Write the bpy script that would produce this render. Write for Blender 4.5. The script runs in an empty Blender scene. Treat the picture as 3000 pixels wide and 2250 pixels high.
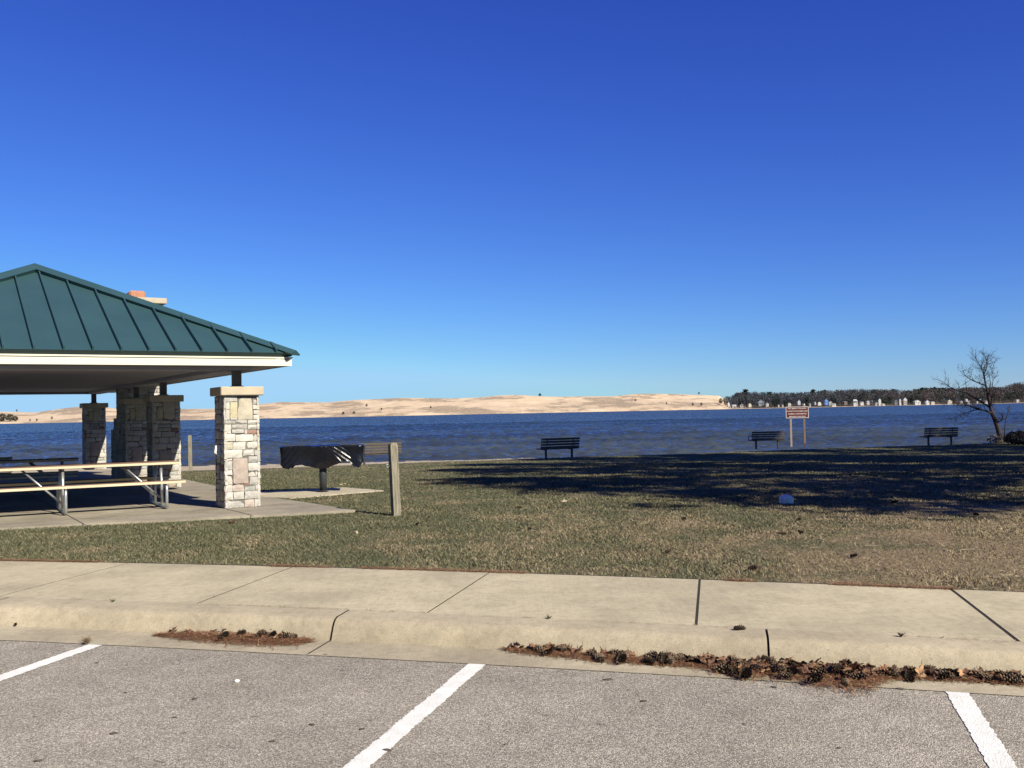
import bpy, math, random
import numpy as np
from mathutils import Vector, Matrix, noise
random.seed(11); rng = np.random.default_rng(11)
sc = bpy.context.scene
COL = sc.collection
R = math.radians
PI = math.pi
# ------------------------------------------------------------------ camera
F = 2850.0; H = 1.65
PIT = math.atan(79 / F); ROL = math.atan(.0203)
cam = bpy.data.cameras.new('camera'); cam.sensor_width = 36; cam.lens = 36 * F / 3000
cam.clip_start = .05; cam.clip_end = 6000
co = bpy.data.objects.new('camera', cam); COL.objects.link(co); sc.camera = co
co.matrix_world = Matrix.Translation((0, 0, H)) @ Matrix.Rotation(PI / 2 + PIT, 4, 'X') @ Matrix.Rotation(-ROL, 4, 'Z')

def ray(px, py):
    x = (px - 1500) / F; y = -(py - 1125) / F
    c, s = math.cos(ROL), math.sin(ROL)
    X = x * c + y * s; Z = -x * s + y * c
    cp, sp = math.cos(PIT), math.sin(PIT)
    return (X, cp - Z * sp, sp + Z * cp)
def at(px, py, z=0.):
    d = ray(px, py); t = (z - H) / d[2]
    return Vector((d[0] * t, d[1] * t, z))
def atY(px, py, Y):
    d = ray(px, py); t = Y / d[1]
    return Vector((d[0] * t, Y, H + d[2] * t))
def hz(px): return 1234.45 - .0203 * px

# ------------------------------------------------------------------ helpers
def prop(o, label=None, cat=None, group=None, kind=None):
    if label: o['label'] = label
    if cat: o['category'] = cat
    if group: o['group'] = group
    if kind: o['kind'] = kind
    return o
def thing(name, label, cat, loc=(0, 0, 0), rz=0., group=None):
    o = bpy.data.objects.new(name, None); COL.objects.link(o)
    o.empty_display_size = .2
    o.location = loc; o.rotation_euler = (0, 0, rz)
    return prop(o, label, cat, group)
def link(name, me, parent=None):
    o = bpy.data.objects.new(name, me); COL.objects.link(o)
    if parent is not None: o.parent = parent
    return o
class MB:
    def __init__(s): s.v = []; s.f = []; s.c = []
    def add(s, vs, fs, col=(1, 1, 1)):
        n = len(s.v); s.v += [tuple(v) for v in vs]
        s.f += [tuple(i + n for i in f) for f in fs]
        if callable(col): s.c += [col(v) for v in vs]
        else: s.c += [col] * len(vs)
    def box(s, c, d, M=None, col=(1, 1, 1), taper=1.):
        vs = []
        for z in (-.5, .5):
            k = taper if z > 0 else 1.
            for x, y in ((-.5, -.5), (.5, -.5), (.5, .5), (-.5, .5)):
                p = Vector((x * d[0] * k, y * d[1] * k, z * d[2]))
                if M is not None: p = M @ p
                vs.append(p + Vector(c))
        s.add(vs, [(3, 2, 1, 0), (4, 5, 6, 7), (0, 1, 5, 4), (1, 2, 6, 5), (2, 3, 7, 6), (3, 0, 4, 7)], col)
    def bbox(s, c, d, b=.01, M=None, col=(1, 1, 1)):
        # box with chamfered edges
        bm = []
        hx, hy, hz_ = d[0] / 2, d[1] / 2, d[2] / 2
        b = min(b, hx * .6, hy * .6, hz_ * .6)
        vs = []; idx = {}
        for sx in (-1, 1):
            for sy in (-1, 1):
                for sz in (-1, 1):
                    for a in range(3):
                        p = [sx * (hx - b), sy * (hy - b), sz * (hz_ - b)]
                        p[a] = (sx * hx, sy * hy, sz * hz_)[a]
                        idx[(sx, sy, sz, a)] = len(vs)
                        q = Vector(p)
                        if M is not None: q = M @ q
                        vs.append(q + Vector(c))
        fs = []
        for a in range(3):
            u, w = [(1, 2), (2, 0), (0, 1)][a]
            for sg in (-1, 1):
                q = []
                for su, sw in ((-1, -1), (1, -1), (1, 1), (-1, 1)):
                    t = [0, 0, 0]; t[a] = sg; t[u] = su; t[w] = sw
                    q.append(idx[(t[0], t[1], t[2], a)])
                fs.append(tuple(q if sg > 0 else q[::-1]))
        for a in range(3):
            u, w = [(1, 2), (2, 0), (0, 1)][a]
            for su in (-1, 1):
                for sw in (-1, 1):
                    t0 = [0, 0, 0]; t0[a] = -1; t0[u] = su; t0[w] = sw
                    t1 = list(t0); t1[a] = 1
                    q = (idx[(*t0, u)], idx[(*t1, u)], idx[(*t1, w)], idx[(*t0, w)])
                    fs.append(q if su * sw > 0 else q[::-1])
        for sx in (-1, 1):
            for sy in (-1, 1):
                for sz in (-1, 1):
                    q = (idx[(sx, sy, sz, 0)], idx[(sx, sy, sz, 1)], idx[(sx, sy, sz, 2)])
                    fs.append(q if sx * sy * sz > 0 else q[::-1])
        s.add(vs, fs, col)
    def tube(s, pts, rad, n=8, cap=True, col=(1, 1, 1)):
        pts = [Vector(p) for p in pts]
        if not hasattr(rad, '__len__'): rad = [rad] * len(pts)
        vs = []; fs = []
        up = None
        for i, p in enumerate(pts):
            a = pts[min(i + 1, len(pts) - 1)] - pts[max(i - 1, 0)]
            if a.length < 1e-9: a = Vector((0, 0, 1))
            a.normalize()
            if up is None:
                up = Vector((0, 0, 1)) if abs(a.z) < .9 else Vector((1, 0, 0))
            e1 = a.cross(up)
            if e1.length < 1e-4: e1 = a.cross(Vector((1, .3, 0)))
            e1.normalize(); e2 = a.cross(e1); up = e1.cross(a)
            for k in range(n):
                t = 2 * PI * k / n
                vs.append(p + (e1 * math.cos(t) + e2 * math.sin(t)) * rad[i])
        for i in range(len(pts) - 1):
            for k in range(n):
                k2 = (k + 1) % n
                fs.append((i * n + k2, i * n + k, (i + 1) * n + k, (i + 1) * n + k2))
        if cap:
            fs.append(tuple(range(n)))
            fs.append(tuple((len(pts) - 1) * n + k for k in reversed(range(n))))
        s.add(vs, fs, col)
    def mesh(s, name, mat, smooth=False):
        me = bpy.data.meshes.new(name)
        me.from_pydata(s.v, [], s.f)
        if mat: me.materials.append(mat)
        ca = me.color_attributes.new('col', 'FLOAT_COLOR', 'POINT')
        arr = np.ones((len(s.v), 4), np.float32); arr[:, :3] = np.array(s.c, np.float32)
        ca.data.foreach_set('color', arr.ravel())
        me.polygons.foreach_set('use_smooth', [smooth] * len(me.polygons))
        me.update(); return me
    def build(s, name, mat, parent=None, smooth=False):
        return link(name, s.mesh(name, mat, smooth), parent)
def npmesh(name, V, Fq, mat, smooth=False, attr=None):
    V = np.asarray(V, np.float32); Fq = np.asarray(Fq, np.int32)
    k = Fq.shape[1]
    me = bpy.data.meshes.new(name)
    me.vertices.add(len(V)); me.vertices.foreach_set('co', V.ravel())
    me.loops.add(Fq.size); me.loops.foreach_set('vertex_index', Fq.ravel())
    me.polygons.add(len(Fq))
    me.polygons.foreach_set('loop_start', np.arange(0, Fq.size, k, dtype=np.int32))
    try: me.polygons.foreach_set('loop_total', np.full(len(Fq), k, np.int32))
    except Exception: pass
    me.polygons.foreach_set('use_smooth', np.full(len(Fq), smooth))
    me.materials.append(mat)
    if attr is not None:
        ca = me.color_attributes.new('col', 'FLOAT_COLOR', 'POINT')
        a = np.ones((len(V), 4), np.float32); a[:, :3] = attr
        ca.data.foreach_set('color', a.ravel())
    me.update(calc_edges=True); me.validate()
    return me
def gridfaces(nr, nc):
    i = np.arange(nr - 1)[:, None] * nc + np.arange(nc - 1)[None, :]
    i = i.ravel()
    return np.stack([i, i + 1, i + nc + 1, i + nc], 1)
def fbm(x, y, sc_=1., oct=4, seed=0.):
    # cheap numpy value noise
    r = np.zeros_like(x); a = 1.; tot = 0
    for o in range(oct):
        f = sc_ * 2 ** o
        X = x * f + seed * 17.3 + o * 5.1; Y = y * f + seed * 7.7 + o * 9.2
        xi = np.floor(X); yi = np.floor(Y); u = X - xi; v = Y - yi
        u = u * u * (3 - 2 * u); v = v * v * (3 - 2 * v)
        def h(a_, b_):
            t = np.sin(a_ * 127.1 + b_ * 311.7) * 43758.5453
            return t - np.floor(t)
        r += a * ((h(xi, yi) * (1 - u) + h(xi + 1, yi) * u) * (1 - v) + (h(xi, yi + 1) * (1 - u) + h(xi + 1, yi + 1) * u) * v)
        tot += a; a *= .5
    return r / tot

# ------------------------------------------------------------------ node material helper
class NM:
    def __init__(s, name, rough=.8, spec=.3):
        s.m = bpy.data.materials.new(name); s.m.use_nodes = True
        s.nt = s.m.node_tree; s.n = s.nt.nodes; s.l = s.nt.links
        s.b = s.n['Principled BSDF']
        s.b.inputs['Roughness'].default_value = rough
        s.b.inputs['Specular IOR Level'].default_value = spec
        s.tc = s.n.new('ShaderNodeTexCoord')
    def set(s, sock, v):
        if isinstance(v, bpy.types.NodeSocket): s.l.new(v, sock)
        elif isinstance(v, (tuple, list)) and len(v) == 3 and sock.type == 'RGBA': sock.default_value = (*v, 1)
        else: sock.default_value = v
    def map(s, scale=(1, 1, 1), rot=(0, 0, 0), loc=(0, 0, 0), src='Object'):
        mp = s.n.new('ShaderNodeMapping'); s.l.new(s.tc.outputs[src], mp.inputs[0])
        mp.inputs['Scale'].default_value = scale; mp.inputs['Rotation'].default_value = rot
        mp.inputs['Location'].default_value = loc
        return mp.outputs[0]
    def noise(s, scale, detail=4, rough=.6, vec=None, dist=0.):
        t = s.n.new('ShaderNodeTexNoise')
        t.inputs['Scale'].default_value = scale; t.inputs['Detail'].default_value = detail
        t.inputs['Roughness'].default_value = rough; t.inputs['Distortion'].default_value = dist
        s.l.new(vec if vec is not None else s.tc.outputs['Object'], t.inputs['Vector'])
        return t.outputs['Fac']
    def voro(s, scale, vec=None, out='Distance', feature='F1', rnd=1.):
        t = s.n.new('ShaderNodeTexVoronoi'); t.feature = feature
        t.inputs['Scale'].default_value = scale; t.inputs['Randomness'].default_value = rnd
        s.l.new(vec if vec is not None else s.tc.outputs['Object'], t.inputs['Vector'])
        return t.outputs[out]
    def ramp(s, fac, stops, interp='LINEAR'):
        r = s.n.new('ShaderNodeValToRGB'); s.l.new(fac, r.inputs[0])
        r.color_ramp.interpolation = interp
        e = r.color_ramp.elements
        while len(e) > 1: e.remove(e[-1])
        for i, (p, c) in enumerate(stops):
            if i == 0: el = e[0]; el.position = p
            else: el = e.new(p)
            if not hasattr(c, '__len__'): c = (c, c, c)
            el.color = (*c, 1)
        return r.outputs[0]
    def mix(s, fac, a, b, mode='MIX'):
        x = s.n.new('ShaderNodeMix'); x.data_type = 'RGBA'; x.blend_type = mode
        s.set(x.inputs[0], fac); s.set(x.inputs[6], a); s.set(x.inputs[7], b)
        return x.outputs[2]
    def math(s, op, a, b=0., c=None, clamp=False):
        x = s.n.new('ShaderNodeMath'); x.operation = op; x.use_clamp = clamp
        s.set(x.inputs[0], a); s.set(x.inputs[1], b)
        if c is not None: s.set(x.inputs[2], c)
        return x.outputs[0]
    def xyz(s):
        x = s.n.new('ShaderNodeSeparateXYZ'); s.l.new(s.tc.outputs['Object'], x.inputs[0])
        return x.outputs
    def attr(s, name='col'):
        a = s.n.new('ShaderNodeAttribute'); a.attribute_name = name
        return a.outputs['Color']
    def island(s):
        g = s.n.new('ShaderNodeNewGeometry'); return g.outputs['Random Per Island']
    def col(s, v): s.set(s.b.inputs['Base Color'], v); return s
    def bump(s, h, strength=.3, dist=.01, nrm=None):
        b = s.n.new('ShaderNodeBump'); b.inputs['Strength'].default_value = strength
        b.inputs['Distance'].default_value = dist; s.l.new(h, b.inputs['Height'])
        if nrm is not None: s.l.new(nrm, b.inputs['Normal'])
        s.l.new(b.outputs[0], s.b.inputs['Normal']); return b.outputs[0]
def simple(name, c, rough=.7, var=.15, scale=8., spec=.3, bump=0., bscale=60.):
    m = NM(name, rough, spec)
    n = m.noise(scale, 5)
    m.col(m.mix(1., m.ramp(n, [(.3, 1 - var), (.7, 1 + var)]), c, 'MULTIPLY'))
    if bump: m.bump(m.noise(bscale, 4), bump, .01)
    return m.m
def attrmat(name, rough=.8, var=.2, scale=20., spec=.2, bump=.0, bscale=60.):
    m = NM(name, rough, spec)
    n = m.noise(scale, 5)
    m.col(m.mix(1., m.ramp(n, [(.3, 1 - var), (.7, 1 + var)]), m.attr(), 'MULTIPLY'))
    if bump: m.bump(m.noise(bscale, 4), bump, .01)
    return m.m

# ------------------------------------------------------------------ world and sun
SUN_AZ, SUN_EL = 135., 36.
w = bpy.data.worlds.new('World'); sc.world = w; w.use_nodes = True
nt = w.node_tree; bg = nt.nodes['Background']
sky = nt.nodes.new('ShaderNodeTexSky'); sky.sky_type = 'NISHITA'; sky.sun_disc = False
sky.sun_elevation = R(SUN_EL); sky.sun_rotation = R(SUN_AZ)
sky.air_density = 1.0; sky.dust_density = 0.; sky.ozone_density = 6.0; sky.altitude = 200
sep = nt.nodes.new('ShaderNodeSeparateColor'); comb = nt.nodes.new('ShaderNodeCombineColor')
nt.links.new(sky.outputs[0], sep.inputs[0])
# clear autumn air: deepen the blue channel by channel (radiance = gain * (nishita * .1) ** power)
for i, (gain, pw) in enumerate(((.432, 1.35), (.590, 1.45), (.705, .93))):
    m1 = nt.nodes.new('ShaderNodeMath'); m1.operation = 'MULTIPLY'; m1.inputs[1].default_value = .1
    m2 = nt.nodes.new('ShaderNodeMath'); m2.operation = 'POWER'; m2.inputs[1].default_value = pw
    m3 = nt.nodes.new('ShaderNodeMath'); m3.operation = 'MULTIPLY'; m3.inputs[1].default_value = gain * 10
    nt.links.new(sep.outputs[i], m1.inputs[0]); nt.links.new(m1.outputs[0], m2.inputs[0]); nt.links.new(m2.outputs[0], m3.inputs[0])
    m4 = nt.nodes.new('ShaderNodeMath'); m4.operation = 'MINIMUM'; m4.inputs[1].default_value = (2.2, 3.9, 5.6)[i]
    nt.links.new(m3.outputs[0], m4.inputs[0]); nt.links.new(m4.outputs[0], comb.inputs[i])
nt.links.new(comb.outputs[0], bg.inputs[0]); bg.inputs[1].default_value = .1
sl = bpy.data.lights.new('sun', 'SUN'); sl.energy = 5.0; sl.angle = R(.5); sl.color = (1., .935, .755)
so = bpy.data.objects.new('sun', sl); COL.objects.link(so)
SD = Vector((math.sin(R(SUN_AZ)) * math.cos(R(SUN_EL)), math.cos(R(SUN_AZ)) * math.cos(R(SUN_EL)), math.sin(R(SUN_EL))))
so.rotation_euler = SD.to_track_quat('Z', 'Y').to_euler()
sc.view_settings.view_transform = 'Standard'; sc.view_settings.look = 'None'
sc.view_settings.exposure = .75; sc.view_settings.gamma = 1.0
sc.cycles.max_bounces = 6; sc.cycles.diffuse_bounces = 1

# ------------------------------------------------------------------ kerb-side curves (metres, world X -> Y)
def quad(a, b, c):
    def f(X):
        X = np.asarray(X, float); Xc = np.clip(X, -5.5, 4.)
        return a * Xc * Xc + b * Xc + c + (2 * a * Xc + b) * (X - Xc)
    return f
yB = quad(-.0084, -.3145, 9.0394)
yF = quad(-.0070, -.3102, 7.1225)
yK = quad(-.0070, -.3046, 6.738)
yA = quad(-.0048, -.2890, 6.347)

# ------------------------------------------------------------------ pavilion frame
P0 = Vector((-4.71, 16.63, .12)); PA = R(31.5)
PU = Vector((math.cos(PA), math.sin(PA), 0)); PV = Vector((-math.sin(PA), math.cos(PA), 0))
def slabz(x, y): return .12 - .008 * ((x - P0.x) * PV.x + (y - P0.y) * PV.y)
def pav(u, v): return (P0.x + PU.x * u + PV.x * v, P0.y + PU.y * u + PV.y * v)
SLAB = [(-2.52, 15.43), (-5.0, 19.10), pav(1.55, 17.5), pav(-7.5, 17.5), pav(-7.5, 0.), (-7.34 - 2.8, 13.92 - .87)]
PAD = [(-2.62, 19.55), (-3.62, 20.75), (-5.3, 20.2), (-4.86, 18.66), (-4.17, 18.14)]
def inpoly(x, y, P):
    r = np.zeros(x.shape, bool); n = len(P)
    for i in range(n):
        x0, y0 = P[i]; x1, y1 = P[(i + 1) % n]
        c = ((y0 > y) != (y1 > y)) & (x < (x1 - x0) * (y - y0) / (y1 - y0 + 1e-12) + x0)
        r ^= c
    return r
def lz(x, y):
    x = np.asarray(x, float); y = np.asarray(y, float)
    t = np.clip((y - 17) / 29., 0, 1); t = t * t * (3 - 2 * t)
    return .10 - .60 * t - .004 * np.maximum(x, 0) * t + .05 * (fbm(x, y, .12, 3, 2.) - .5) * np.clip((y - 9.5) / 4, 0, 1)
def lzs(x, y): return float(lz(np.array([x]), np.array([y]))[0])
def yL(x):
    x = np.asarray(x, float)
    return 42 + np.where(x < -3.8, .72 * (x + 3.8), .36 * (x + 3.8)) + 1.6 * (fbm(x, x * 0, .22, 3, 5.) - .5)
def gl(px, py):
    z = .1
    for i in range(25):
        p = at(px, py, z); z = .5 * z + .5 * lzs(p.x, p.y)
    return at(px, py, z)

# ------------------------------------------------------------------ ground materials
def ground_color(m, blades=False):
    x, y, z = m.xyz()[:3]
    big = m.noise(.22, 3); mid = m.noise(1.1, 5, .65); fine = m.noise(22., 4, .7)
    # bare and straw patches: more to the right near the pavement and in the far lawn
    g = m.math('MULTIPLY', m.math('MINIMUM', x, 5.), m.math('MULTIPLY_ADD', y, -.0022, .074))
    near = m.math('MULTIPLY_ADD', y, -.035, .50)
    g = m.math('ADD', g, m.math('MAXIMUM', near, -.05))
    g = m.math('ADD', g, m.math('MULTIPLY_ADD', big, 1.1, -.62))
    g = m.math('ADD', g, m.math('MULTIPLY_ADD', mid, 1.9, -.93))
    if blades: g = m.math('ADD', g, m.math('MULTIPLY_ADD', m.island(), .7, -.35))
    else: g = m.math('ADD', g, m.math('MULTIPLY_ADD', fine, .9, -.38))
    g = m.math('ADD', g, .07)
    k = m.ramp(g, [(.0, 0.), (.5, 1.)])
    if blades:
        green = m.ramp(m.island(), [(0., (.072, .078, .044)), (.5, (.106, .107, .062)), (1., (.17, .16, .10))])
        straw = m.ramp(m.noise(9., 2), [(.35, (.20, .16, .10)), (.65, (.35, .28, .185))])
    else:
        green = m.ramp(fine, [(.3, (.055, .062, .032)), (.7, (.11, .11, .058))])
        straw = m.ramp(fine, [(.3, (.115, .080, .052)), (.5, (.19, .142, .088)), (.72, (.31, .24, .155))])
    c = m.mix(k, green, straw)
    return c, x, y, mid, fine, k
def lawn_mat():
    m = NM('lawn_soil', .95, .1)
    c, x, y, mid, fine, k = ground_color(m)
    # sandy bare spots near the pavement on the right
    s = m.math('MULTIPLY_ADD', x, .13, -.46)
    s = m.math('ADD', s, m.math('MULTIPLY_ADD', y, -.075, .75))
    s = m.math('MINIMUM', s, .27)
    s = m.math('ADD', s, m.noise(1.7, 4, .6, m.map((1., 1.6, 1.), loc=(3.1, .7, 0))))
    s = m.math('ADD', s, m.math('MULTIPLY_ADD', fine, .3, -.15))
    c = m.mix(m.ramp(s, [(.80, 0.), (.88, 1.)]), c, m.ramp(fine, [(.3, (.40, .30, .19)), (.7, (.52, .41, .27))]))
    m.col(c)
    m.bump(m.math('ADD', fine, m.math('MULTIPLY', mid, .8)), .8, .05)
    return m.m
def blade_mat():
    m = NM('grass_blade', .75, .15)
    c = ground_color(m, True)[0]
    m.col(c)
    return m.m
def concrete(name, base=(.40, .345, .255), dark=.76, stripes=False):
    m = NM(name, .9, .15)
    a = m.noise(1.3, 5, .65); f = m.noise(160., 3, .7); g = m.noise(14., 5, .7)
    c = m.mix(1., m.ramp(a, [(.3, dark), (.7, 1.1)]), base, 'MULTIPLY')
    c = m.mix(1., m.ramp(f, [(.3, .74), (.7, 1.22)]), c, 'MULTIPLY')
    c = m.mix(1., m.ramp(g, [(.3, .82), (.5, 1.), (.7, 1.08)]), c, 'MULTIPLY')
    lg = m.noise(.45, 5, .7); c = m.mix(1., m.ramp(lg, [(.35, .86), (.6, 1.06)]), c, 'MULTIPLY')
    br = m.noise(30., 3, .6, m.map((3.2, .12, 1.), rot=(0, 0, R(17)))); c = m.mix(1., m.ramp(br, [(.35, .95), (.65, 1.04)]), c, 'MULTIPLY')
    sp = m.noise(55., 2, .5)
    c = m.mix(m.ramp(sp, [(.71, 0.), (.74, 1.)]), c, (.16, .13, .10))
    m.col(c)
    m.bump(m.math('ADD', f, g), .35, .006)
    return m
M_conc = concrete('sidewalk_concrete', (.445, .388, .275)).m
M_kerb = concrete('kerb_concrete', (.395, .338, .245), .78).m
M_gut = concrete('gutter_concrete', (.385, .332, .245), .76).m
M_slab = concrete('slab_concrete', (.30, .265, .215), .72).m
M_pad = concrete('pad_concrete', (.44, .385, .29), .85).m
def asphalt_mat():
    m = NM('chip_seal_asphalt', .88, .25)
    v = m.voro(140., out='Color'); sep = m.n.new('ShaderNodeSeparateColor'); m.l.new(v, sep.inputs[0])
    d = m.voro(140.)
    c = m.ramp(sep.outputs[0], [(0., (.20, .178, .148)), (.45, (.315, .283, .236)), (.8, (.44, .40, .34)), (1., (.62, .57, .49))])
    c = m.mix(m.ramp(d, [(.45, 0.), (.75, .75)]), c, (.115, .09, .072))
    big = m.noise(.7, 4, .6)
    c = m.mix(1., m.ramp(big, [(.32, .84), (.68, 1.14)]), c, 'MULTIPLY')
    mid = m.noise(5., 4, .6)
    c = m.mix(1., m.ramp(mid, [(.3, .90), (.7, 1.09)]), c, 'MULTIPLY')
    st = m.noise(6.5, 1, .5, m.map((1., 1.8, 1.), loc=(5.2, 1.3, 0)))
    c = m.mix(m.ramp(st, [(.745, 0.), (.765, .6)]), c, (.075, .065, .06))
    m.col(c)
    m.bump(m.math('SUBTRACT', 1., d), .7, .006)
    return m.m
M_asph = asphalt_mat()
def paint_mat():
    m = NM('worn_white_paint', .8, .3)
    n = m.noise(75., 3, .7); b = m.noise(7., 4, .7)
    c = m.ramp(b, [(.3, (.58, .57, .54)), (.65, (.74, .73, .70))])
    c = m.mix(m.ramp(n, [(.66, 0.), (.70, .55)]), c, (.28, .25, .22))
    m.col(c); m.bump(m.voro(95.), .5, .005)
    return m.m
M_paint = paint_mat()
M_joint = simple('joint_dirt', (.030, .024, .019), .95, .3, 30.)

# ------------------------------------------------------------------ ground sheets
XS = np.concatenate([np.linspace(-70, -7, 22), np.linspace(-6.5, 6.5, 66), np.linspace(7, 70, 22)])
def strip(name, ya, yb, za, zb, mat, n=2, kind='structure'):
    V = []
    for k in range(n):
        t = k / (n - 1)
        y0 = ya(XS); y1 = yb(XS)
        V.append(np.stack([XS, y0 * (1 - t) + y1 * t, np.full_like(XS, za * (1 - t) + zb * t)], 1))
    o = link(name, npmesh(name, np.concatenate(V), gridfaces(n, len(XS)), mat))
    return prop(o, kind=kind)
prop(strip('parking_lot', lambda X: np.full_like(X, -60.), lambda X: yA(X) + .1, 0., 0., M_asph, 3),
     'grey chip sealed asphalt of the parking lot', 'asphalt')
def jagged_line(p, q, wdt):
    # painted stripe with uneven edges
    p = Vector((p[0], p[1], .004)); q = Vector((q[0], q[1], .004))
    d = (q - p); L = d.length; d.normalize(); n = Vector((-d.y, d.x, 0))
    N = int(L / .018); vs = []; fs = []
    for i in range(N + 1):
        t = i / N
        for sgn in (1, -1):
            e = wdt / 2 * (1 + .03 * math.sin(t * 40 + sgn)) + random.gauss(0, .0035)
            vs.append(p + d * (L * t) + n * sgn * e)
        if i: k = i * 2; fs.append((k - 2, k - 1, k + 1, k))
    mb = MB(); mb.add(vs, fs); return mb
sd = Vector((-.219, -.796)).normalized()
for mid in [(-3.085, 7.165), (-.258, 6.425), (2.502, 5.61), (5.25, 4.62), (-5.9, 7.83)]:
    o = jagged_line((mid[0] + sd.x * .0, mid[1] + sd.y * .0), (mid[0] + sd.x * 5.2, mid[1] + sd.y * 5.2), .118).build('parking_line', M_paint)
    prop(o, kind='structure')
# gutter, kerb (rolled profile), sidewalk slabs
GJ = -1.36, 1.6, -4.4, 4.6, 7.6, -7.4, -10.4, 10.6
def kerb():
    prof = [(0., .005), (.05, .045), (.12, .092), (.18, .122), (.26, .141), (.36, .149), (1.0, .150)]
    js = sorted(GJ); segs = []; prev = -70.
    for j in js: segs.append((prev + .006, j - .008)); prev = j
    segs.append((prev + .006, 70.))
    V = []; Fc = []; G = []; GF = []
    for a, b in segs:
        n = max(2, int(min(b - a, 60) / .2)); xs = np.linspace(a, b, n)
        base = sum(len(v) for v in V)
        for t, z in prof:
            V.append(np.stack([xs + (.08 * t), yK(xs) * (1 - t) + (yF(xs) - .006) * t, np.full(n, z) + .003 * (fbm(xs, xs * 0 + t, 1.5, 2) - .5)], 1))
        Fc.append(gridfaces(len(prof), n) + base)
        # end faces
    o = link('kerb', npmesh('kerb', np.concatenate(V), np.concatenate(Fc), M_kerb, True)); prop(o, kind='structure')
    V = []; Fc = []
    for a, b in segs:
        n = max(2, int(min(b - a, 60) / .25)); xs = np.linspace(a, b, n)
        base = sum(len(v) for v in V)
        for t in (0, 1):
            V.append(np.stack([xs - .09 * (1 - t), yA(xs) * (1 - t) + yK(xs) * t, np.full(n, .0045 + .0005 * t)], 1))
        Fc.append(gridfaces(2, n) + base)
    o = link('gutter', npmesh('gutter', np.concatenate(V), np.concatenate(Fc), M_gut)); prop(o, kind='structure')
kerb()
prop(strip('joint_bed', lambda X: yA(X) + .02, lambda X: yK(X) + .02, .0022, .0022, M_joint), kind='structure')
def kerbbed():
    prof = [(0.03, -.01), (.09, .045), (.16, .085), (.28, .118), (1.0, .1415)]
    V = []
    for t, z in prof: V.append(np.stack([XS, yK(XS) * (1 - t) + yF(XS) * t, np.full(len(XS), z)], 1))
    o = link('kerb_joint_bed', npmesh('kerb_joint_bed', np.concatenate(V), gridfaces(len(prof), len(XS)), M_joint)); prop(o, kind='structure')
kerbbed()
prop(strip('sidewalk_bed', lambda X: yF(X) - .02, lambda X: yB(X) + .05, .1475, .1475, M_joint), kind='structure')
SJ = [(-4.033, -4.455, .020), (-2.211, -2.581, .022), (-.246, -.674, .017), (1.599, 1.232, .020), (3.485, 3.122, .024)]
for k in range(1, 14): SJ.append((3.485 + 1.9 * k, 3.122 + 1.9 * k, .008)); SJ.insert(0, (-4.033 - 1.9 * k, -4.455 - 1.9 * k, .006))
def sidewalk():
    V = []; Fc = []; base = 0
    for (b0, f0, w0), (b1, f1, w1) in zip(SJ[:-1], SJ[1:]):
        n = 9; t = np.linspace(0, 1, n)
        xb = (b0 + w0 / 2) * (1 - t) + (b1 - w1 / 2) * t; xf = (f0 + w0 / 2) * (1 - t) + (f1 - w1 / 2) * t
        m_ = 6; rows = []
        dz = random.uniform(-.002, .002)
        for k in range(m_):
            s = k / (m_ - 1); xx = xf * (1 - s) + xb * s
            rows.append(np.stack([xx, (yF(xf) + .008) * (1 - s) + yB(xb) * s, np.full(n, .151 + dz)], 1))
        T = np.concatenate(rows)
        # skirt down all round so the joints have depth
        ring = list(range(n)) + [k * n + n - 1 for k in range(1, m_)] + [(m_ - 1) * n + i for i in range(n - 2, -1, -1)] + [k * n for k in range(m_ - 2, 0, -1)]
        S = T[ring].copy(); S[:, 2] -= .05
        V += [T, S]
        Fc.append(gridfaces(m_, n) + base)
        r = np.array(ring); q = np.arange(len(ring)) + len(T)
        Fc.append(np.stack([np.roll(r, -1), r, q, np.roll(q, -1)], 1) + base)
        base += len(T) + len(S)
    o = link('sidewalk', npmesh('sidewalk', np.concatenate(V), np.concatenate(Fc), M_conc)); prop(o, kind='structure')
sidewalk()
# lawn sheet
def lawn():
    nx = 300; s = np.linspace(-1, 1, nx); xs = np.sign(s) * (np.abs(s) ** 1.6) * 75
    nr = 150; t = np.linspace(0, 1, nr) ** 1.5
    X = np.broadcast_to(xs, (nr, nx)); y0 = yB(xs) - .01; y1 = np.maximum(yL(xs), y0 + 3)
    Y = y0 + (y1 - y0) * t[:, None]
    Z = lz(X, Y) + .012 * (fbm(X, Y, 1.3, 3, 7.) - .5) * 2
    sp = .12 - .008 * ((X - P0.x) * PV.x + (Y - P0.y) * PV.y) - .014
    near = inpoly(X, Y, [pav(2.2, -3.2), pav(2.2, 18.), pav(-9, 18.), pav(-9, -3.6)]) | inpoly(X, Y, [(x_ * 1.0, y_) for x_, y_ in [(-2.2, 19.3), (-3.6, 21.4), (-6, 20.4), (-4.2, 17.5)]])
    Z = np.where(near, np.minimum(Z, sp), Z)
    # skirt
    Xa = np.concatenate([X, X[-1:]]); Ya = np.concatenate([Y, Y[-1:] + .25]); Za = np.concatenate([Z, Z[-1:] - .12])
    V = np.stack([Xa, Ya, Za], -1).reshape(-1, 3)
    o = link('lawn', npmesh('lawn', V, gridfaces(nr + 1, nx), lawn_mat(), True)); prop(o, kind='structure')
lawn()
def yW(x): return 58 + np.maximum(0, .3 * (np.asarray(x, float) + 2)) + 1.5 * (fbm(np.asarray(x, float), np.asarray(x, float) * 0, .15, 2, 3.) - .5)
WZ = -1.2
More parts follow.
